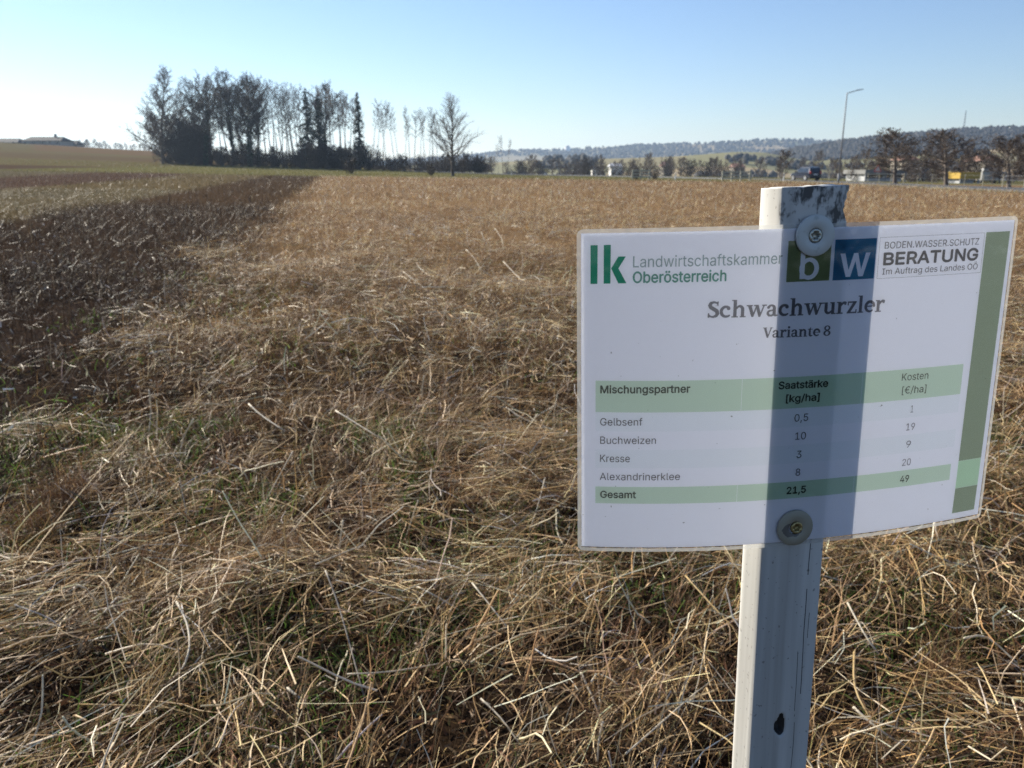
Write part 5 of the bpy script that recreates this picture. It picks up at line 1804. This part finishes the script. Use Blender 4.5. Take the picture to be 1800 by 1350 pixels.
def text(txt, u0, u1, base, cap, ink='text', bold=0.0, slope=0.0, name='printed_text', res=0.10):
    """lettering from the font outlines, optionally widened, as rows of thin quads on the sheet"""
    loops = outlines(txt)
    allp = np.concatenate(loops)
    x0, x1 = allp[:, 0].min(), allp[:, 0].max()
    grow = bold * cap
    kx = (u1 - u0) / (x1 - x0); ky = cap / CAPH
    L = [np.c_[(l[:, 0] - x0) * kx, l[:, 1] * ky] for l in loops]
    A = np.concatenate(L)
    xa = A[:, 0].min() - grow - 2 * res; xb = A[:, 0].max() + grow + 2 * res
    ya = A[:, 1].min() - grow - 2 * res; yb = A[:, 1].max() + grow + 2 * res
    nu = int((xb - xa) / res) + 1; nv = int((yb - ya) / res) + 1
    X = xa + (np.arange(nu) + 0.5) * res
    Yr = ya + (np.arange(nv) + 0.5) * res
    wind = np.zeros((nv, nu + 1), np.int32)
    for l in L:
        for (p, q) in zip(l, np.roll(l, -1, 0)):
            if p[1] == q[1]: continue
            sgn = 1 if q[1] > p[1] else -1
            lo, hi = min(p[1], q[1]), max(p[1], q[1])
            for r_ in np.where((Yr >= lo) & (Yr < hi))[0]:
                xi = p[0] + (q[0] - p[0]) * (Yr[r_] - p[1]) / (q[1] - p[1])
                wind[r_, min(nu, max(0, int(math.ceil((xi - xa) / res - 0.5))))] += sgn
    im = np.cumsum(wind, 1)[:, :nu] != 0
    k = int(round(grow / res)); out = im.copy()
    for dj in range(-k, k + 1):
        for di in range(-k, k + 1):
            if di * di + dj * dj <= k * k + 0.5: out |= np.roll(np.roll(im, dj, 0), di, 1)
    Us = []; Vs = []; Q = []; n = 0
    for r_ in range(nv):
        d_ = np.diff(np.concatenate([[0], out[r_].astype(int), [0]]))
        for a, b in zip(np.where(d_ == 1)[0], np.where(d_ == -1)[0]):
            ua, ub = u0 + xa + a * res, u0 + xa + b * res
            va, vb = base - (ya + r_ * res), base - (ya + (r_ + 1) * res)
            Us += [ua, ub, ub, ua]; Vs += [va + slope * (ua - u0), va + slope * (ub - u0), vb + slope * (ub - u0), vb + slope * (ua - u0)]
            Q.append((n, n + 1, n + 2, n + 3)); n += 4
    return sheet_obj(name, np.array(Us) / 1000, np.array(Vs) / 1000, np.array(Q), None, PO * 1.6, INK[ink], paper)


text('Landwirtschaftskammer', 34.9, 128.2, 23.9, 6.9, 'lk_light', 0)
text('Oberösterreich', 35.0, 92.8, 33.5, 6.8, 'lk_text', 0.03)
text('BODEN.WASSER.SCHUTZ', 197.9, 271.0, 17.2, 4.2, 'text', 0.0, 0.005)
text('BERATUNG', 198.1, 271.2, 27.5, 7.5, 'text', 0.06)
text('Im Auftrag des Landes OÖ', 197.7, 272.2, 33.7, 3.9, 'text', 0.0)
text('Mischungspartner', 15.1, 72.4, 104.7, 5.0, 'text', 0.034)
text('Saatstärke', 130.8, 165.0, 104.8, 4.8, 'text', 0.034, 0.012)
text('[kg/ha]', 136.4, 159.6, 113.9, 4.8, 'text', 0.034, 0.012)
text('Kosten', 220.1, 241.1, 105.4, 4.9, 'text', 0.0, 0.012)
text('[€/ha]', 221.2, 240.5, 114.6, 4.9, 'text', 0.0, 0.012)
for s_, a, b, c_ in (('Gelbsenf', 15, 42.3, 126.6), ('Buchweizen', 15, 51.3, 139.2), ('Kresse', 15, 34.5, 151.8), ('Alexandrinerklee', 14.8, 67.6, 164.5)):
    text(s_, a, b, c_, 5.0, 'text', 0.0)
text('Gesamt', 15.3, 38.7, 177.1, 4.8, 'text', 0.034)
for s_, a, b, c_ in (('0,5', 143, 152.6, 127.6), ('10', 144.3, 151.9, 140.2), ('3', 146.2, 149.6, 153), ('8', 146.3, 149.6, 165.6)):
    text(s_, a, b, c_, 5.0, 'text', 0.0)
text('21,5', 140.9, 154.4, 178.1, 4.8, 'text', 0.045)
for s_, a, b, c_ in (('1', 229.6, 231.6, 128.4), ('19', 227.4, 234.3, 140.9), ('9', 228.8, 232.5, 153.4), ('20', 227, 234, 166.4)):
    text(s_, a, b, c_, 4.9, 'soft', 0.0)
text('49', 226.7, 233.8, 178.5, 4.8, 'text', 0.03)


# post ------------------------------------------------------------------
PW, PD = 0.0455, 0.029
PU = 0.1487                       # post centre across the sheet
PTOP = 0.0225                     # above the sheet's top edge
PBOT = -1.20


def post_mat():
    m, n, p = mat_new('post_paint')
    L = n.links.new
    tc = n.nodes.new('ShaderNodeTexCoord')
    sp = n.nodes.new('ShaderNodeSeparateXYZ'); L(tc.outputs['Object'], sp.inputs[0])

    def noise(scale, detail=6, sc=(1, 1, 1), dist=0.0):
        mp = n.nodes.new('ShaderNodeMapping'); mp.inputs['Scale'].default_value = sc
        L(tc.outputs['Object'], mp.inputs[0])
        nd = n.nodes.new('ShaderNodeTexNoise'); nd.inputs['Scale'].default_value = scale; nd.inputs['Detail'].default_value = detail
        nd.inputs['Distortion'].default_value = dist
        L(mp.outputs[0], nd.inputs['Vector']); return nd.outputs['Fac']

    def mth(op, a, b=None, clamp=False):
        nd = n.nodes.new('ShaderNodeMath'); nd.operation = op; nd.use_clamp = clamp
        for k, s in enumerate((a, b)):
            if s is None: continue
            if isinstance(s, (int, float)): nd.inputs[k].default_value = s
            else: L(s, nd.inputs[k])
        return nd.outputs[0]

    def mix(f, a, b):
        nd = n.nodes.new('ShaderNodeMix'); nd.data_type = 'RGBA'
        L(f, nd.inputs[0])
        for k, s in ((6, a), (7, b)):
            if isinstance(s, tuple): nd.inputs[k].default_value = (*s, 1)
            else: L(s, nd.inputs[k])
        return nd.outputs[2]

    Xc, Yc, Zc = sp.outputs
    grain = noise(60, 5, (1, 1, 0.06))
    speck = noise(260, 3)
    stain = noise(120, 9, (1, 1, 0.7), 0.5)
    streak = noise(34, 7, (1, 1, 0.035), 0.4)
    col = mix(grain, (0.40, 0.395, 0.375), (0.60, 0.595, 0.56))
    col = mix(mth('MULTIPLY', mth('DIVIDE', mth('SUBTRACT', streak, 0.50), 0.14, True), 0.6), col, (0.20, 0.19, 0.17))
    # specks
    col = mix(mth('MULTIPLY', mth('GREATER_THAN', speck, 0.665), 0.6), col, (0.12, 0.11, 0.10))
    # weathered dark top on the front: fades out 4 cm below the top
    topf = mth('DIVIDE', mth('SUBTRACT', Zc, PTOP - 0.034), 0.034, True)
    front = mth('DIVIDE', mth('SUBTRACT', 0.004, Yc), 0.003, True)
    right = mth('DIVIDE', mth('ADD', Xc, 0.012), 0.04, True)
    stain2 = noise(420, 5, (1, 1, 0.5), 0.3)
    stain = mth('ADD', mth('MULTIPLY', stain, 0.72), mth('MULTIPLY', stain2, 0.28))
    a = mth('ADD', mth('MULTIPLY', stain, 1.0), mth('ADD', mth('MULTIPLY', topf, 0.22), mth('MULTIPLY', right, 0.10)))
    sm = mth('MULTIPLY', mth('DIVIDE', mth('SUBTRACT', a, 0.66), 0.10, True), mth('MULTIPLY', front, mth('DIVIDE', topf, 0.25, True)))
    col = mix(mth('MULTIPLY', sm, 0.93), col, (0.035, 0.033, 0.032))
    # lighter greyish wear left of the side face top
    wob = noise(9, 3, (1, 1, 0.5))
    for (u0, z0, z1, wdt) in ((0.0135, -0.335, -0.205, 0.00030), (0.0095, -0.43, -0.30, 0.00022), (0.0165, -0.29, -0.27, 0.0002)):
        off = mth('ADD', u0 - 0.0075, mth('MULTIPLY', wob, 0.015))
        near = mth('LESS_THAN', mth('ABSOLUTE', mth('SUBTRACT', Xc, off)), wdt)
        zz = mth('MULTIPLY', mth('GREATER_THAN', Zc, z0), mth('LESS_THAN', Zc, z1))
        gap = mth('GREATER_THAN', noise(38, 2, (0.2, 0.2, 1)), 0.42)
        fac = mth('MULTIPLY', mth('MULTIPLY', near, zz), mth('MULTIPLY', front, gap))
        col = mix(fac, col, (0.03, 0.03, 0.032))
    # dark colour inside the gouge
    gx = mth('DIVIDE', mth('SUBTRACT', Xc, -0.0005), 0.0043)
    gz = mth('DIVIDE', mth('SUBTRACT', Zc, -0.3595), 0.0095)
    gd = mth('ADD', mth('MULTIPLY', gx, gx), mth('MULTIPLY', gz, gz))
    deep = mth('GREATER_THAN', Yc, 0.0012)
    gm = mth('MULTIPLY', mth('LESS_THAN', gd, 2.5), mth('MULTIPLY', deep, front))
    inner = mth('MULTIPLY', mth('LESS_THAN', gd, 2.5), deep)
    col = mix(inner, col, (0.035, 0.03, 0.026))
    L(col, p.inputs['Base Color'])
    p.inputs['Roughness'].default_value = 0.6
    b = n.nodes.new('ShaderNodeBump'); b.inputs['Strength'].default_value = 0.35; b.inputs['Distance'].default_value = 0.001
    L(grain, b.inputs['Height']); L(b.outputs[0], p.inputs['Normal'])
    return m


def make_post():
    """local frame: x across (right), y away from the reader, z up from the sheet's top edge"""
    zs = np.concatenate([np.linspace(PBOT, -0.40, 24), np.linspace(-0.395, -0.335, 44), np.linspace(-0.33, -0.01, 24), np.linspace(-0.008, PTOP, 30)])
    nf = 40; ns = 6
    per = []
    hw = PW / 2
    r = 0.0008
    for k in range(nf + 1): per.append((-hw + r + (PW - 2 * r) * k / nf, 0.0, 'f'))
    for k in range(1, ns + 1): per.append((hw, r + (PD - 2 * r) * (k - 1) / (ns - 1), 'r'))
    for k in range(nf + 1): per.append((hw - r - (PW - 2 * r) * k / nf, PD, 'b'))
    for k in range(1, ns + 1): per.append((-hw, PD - r - (PD - 2 * r) * (k - 1) / (ns - 1), 'l'))
    P = np.array([(a, b) for a, b, _ in per]); n = len(P)
    V = []
    rg = np.random.default_rng(5)
    for z in zs:
        Q = P.copy()
        x = Q[:, 0]; y = Q[:, 1]
        # torn right edge near the top
        t = (z - 0.0) / PTOP
        if t > -0.1:
            bite = 0.0016 * vn(np.array([z * 400.0]), np.array([0.3]), 1.0, 5)[0] + 0.0026 * math.exp(-((z - 0.010) / 0.006) ** 2)
            w = sstep(hw - 0.006, hw, x) * sstep(0.02, 0.0, y)
            Q[:, 0] = x - bite * w
        # gouge in the front face
        gx = (x + 0.0005) / 0.0043; gz = (z + 0.3595) / 0.0095
        ang_ = np.arctan2(gz, gx)
        rad = np.hypot(gx * (1 + 0.25 * (gz < 0) * (-gz)), gz) + 0.12 * np.sin(3 * ang_ + 1.0) + (0.22 * np.abs(gx) * (gz > 0.5))
        dep = 0.0075 * (1 - sstep(0.75, 1.05, rad)) * (y < 0.0005)
        Q[:, 1] = y + dep
        V.append(np.c_[Q, np.full(n, z)])
    # uneven top: sloping cut, splintered
    top = V[-1]
    top[:, 2] += 0.0006 * (vn(top[:, 0] * 1000 + 50, top[:, 1] * 1000 + 50, 5.0, 9) - 0.5) * 2 + 0.0006 * (top[:, 0] / hw)
    V = np.concatenate(V)
    j = np.arange(len(zs) - 1)[:, None]; i = np.arange(n)[None, :]; i2 = (i + 1) % n
    q = np.stack([j * n + i, j * n + i2, (j + 1) * n + i2, (j + 1) * n + i], -1).reshape(-1, 4)
    # caps
    c0 = len(V); ctop = V[-n:].mean(0); cbot = V[:n].mean(0)
    V = np.concatenate([V, [ctop, cbot]])
    i = np.arange(n)
    t1 = np.stack([(len(zs) - 1) * n + i, (len(zs) - 1) * n + (i + 1) % n, np.full(n, c0)], 1)
    t2 = np.stack([(i + 1) % n, i, np.full(n, c0 + 1)], 1)
    me = np_mesh('post', V, np.concatenate([t1, t2]), q)
    th = float(np.interp(PU, _t, _th))
    o = new_obj('post', me, post_mat(), sign)
    ctr = sheet_pt(np.array([PU]), np.array([0.0]), -0.0012)[0] + OFF
    rot_y = Matrix.Rotation(-SG['roll'], 4, 'Y') ; rot_x = Matrix.Rotation(SG['lean'], 4, 'X')
    o.matrix_local = Matrix.Translation(Vector(ctr)) @ rot_y @ rot_x @ Matrix.Rotation(th, 4, 'Z')
    return o


post = make_post()


# washers and screws ----------------------------------------------------
def washer_mat(name, col, dirt):
    m, n, p = mat_new(name)
    tc = n.nodes.new('ShaderNodeTexCoord')
    no = n.nodes.new('ShaderNodeTexNoise'); no.inputs['Scale'].default_value = 130; no.inputs['Detail'].default_value = 5
    n.links.new(tc.outputs['Object'], no.inputs['Vector'])
    rp = n.nodes.new('ShaderNodeValToRGB')
    rp.color_ramp.elements[0].position = 0.30; rp.color_ramp.elements[0].color = (*dirt, 1)
    rp.color_ramp.elements[1].position = 0.42; rp.color_ramp.elements[1].color = (*col, 1)
    n.links.new(no.outputs['Fac'], rp.inputs[0]); n.links.new(rp.outputs[0], p.inputs['Base Color'])
    p.inputs['Roughness'].default_value = 0.55; p.inputs['Metallic'].default_value = 0.1
    return m


def washer_rust_mat():
    m, n, p = mat_new('washer_stained')
    tc = n.nodes.new('ShaderNodeTexCoord')
    sp = n.nodes.new('ShaderNodeSeparateXYZ'); n.links.new(tc.outputs['Object'], sp.inputs[0])
    no = n.nodes.new('ShaderNodeTexNoise'); no.inputs['Scale'].default_value = 210; no.inputs['Detail'].default_value = 4
    n.links.new(tc.outputs['Object'], no.inputs['Vector'])

    def mth(op, a, b=None, clamp=False):
        nd = n.nodes.new('ShaderNodeMath'); nd.operation = op; nd.use_clamp = clamp
        for k, s in enumerate((a, b)):
            if s is None: continue
            if isinstance(s, (int, float)): nd.inputs[k].default_value = s
            else: n.links.new(s, nd.inputs[k])
        return nd.outputs[0]
    dx_ = mth('DIVIDE', mth('ADD', sp.outputs[0], 0.0022), 0.0082)
    dz_ = mth('DIVIDE', mth('ADD', sp.outputs[2], 0.0012), 0.0058)
    d = mth('ADD', mth('ADD', mth('MULTIPLY', dx_, dx_), mth('MULTIPLY', dz_, dz_)), mth('MULTIPLY', mth('SUBTRACT', no.outputs['Fac'], 0.5), 1.6))
    f = mth('LESS_THAN', d, 0.75)
    mx = n.nodes.new('ShaderNodeMix'); mx.data_type = 'RGBA'
    mx.inputs[6].default_value = (0.27, 0.25, 0.19, 1); mx.inputs[7].default_value = (0.11, 0.10, 0.085, 1)
    n.links.new(f, mx.inputs[0]); n.links.new(mx.outputs[2], p.inputs['Base Color'])
    p.inputs['Roughness'].default_value = 0.6; p.inputs['Metallic'].default_value = 0.1
    return m


def ringmesh(radii, ys, n=48):
    """lathe about the local -Y axis"""
    V = []; 
    for r_, y_ in zip(radii, ys):
        for k in range(n):
            a = 2 * math.pi * k / n
            V.append((r_ * math.cos(a), y_, r_ * math.sin(a)))
    Q = []
    for j in range(len(radii) - 1):
        for k in range(n):
            k2 = (k + 1) % n
            Q.append((j * n + k, j * n + k2, (j + 1) * n + k2, (j + 1) * n + k))
    return np.array(V), np.array(Q)


def washer(u, v, mat, screw_mat, dx_=0.0, label=None):
    th = float(np.interp(u / 1000, _t, _th))
    ctr = sheet_pt(np.array([u / 1000]), np.array([v / 1000]), 0.0009)[0] + OFF
    Mx = Matrix.Translation(Vector(ctr)) @ Matrix.Rotation(-SG['roll'], 4, 'Y') @ Matrix.Rotation(SG['lean'], 4, 'X') @ Matrix.Rotation(th, 4, 'Z')
    V, Q = ringmesh([0.0127, 0.0127, 0.0124, 0.0050, 0.0047, 0.0046], [0.0, -0.0013, -0.0016, -0.0016, -0.0013, 0.0])
    me = np_mesh('washer', V, None, Q)
    w = new_obj('washer', me, mat, sign); w.matrix_local = Mx
    if label: w['label'] = label
    V, Q = ringmesh([0.0044, 0.0043, 0.0038, 0.0025, 0.0023, 0.0021, 0.0001], [-0.0002, -0.0013, -0.0017, -0.0017, -0.0010, 0.0006, 0.0006], 36)
    # star-shaped drive recess
    a = np.arctan2(V[:, 2], V[:, 0]); rr = np.hypot(V[:, 0], V[:, 2])
    star = np.where(rr < 0.0030, 1 + 0.16 * np.cos(6 * a), 1.0)
    V[:, 0] *= star; V[:, 2] *= star; V[:, 0] += dx_
    me = np_mesh('screw', V, None, Q)
    s = new_obj('screw', me, screw_mat, w)


washer(148.1, 7.2, washer_mat('washer_zinc', (0.48, 0.50, 0.48), (0.34, 0.36, 0.34)), mat_plain('screw_steel', (0.42, 0.43, 0.38), 0.4, 0.7, var=0.2, scale=300))
washer(147.7, 202.5, washer_rust_mat(), mat_plain('screw_brass', (0.36, 0.29, 0.13), 0.4, 0.7, var=0.3, scale=300), 0.0012, 'grey washer with a dark stain around a yellowish screw')

# ------------------------------------------------------------------ air
hz = MB().box(-3700, 3700, -3700, 3700, -40, 112).build('haze', None)
tag(hz, 'thin blue air haze over the valley', 'haze', kind='stuff')
hm = bpy.data.materials.new('air'); hm.use_nodes = True
n = hm.node_tree
n.nodes.remove(n.nodes['Principled BSDF'])
pv = n.nodes.new('ShaderNodeVolumePrincipled')
pv.inputs['Color'].default_value = (0.55, 0.74, 1.0, 1)
pv.inputs['Density'].default_value = 0.00016
pv.inputs['Anisotropy'].default_value = 0.35
n.links.new(pv.outputs[0], n.nodes['Material Output'].inputs['Volume'])
hz.data.materials.append(hm)
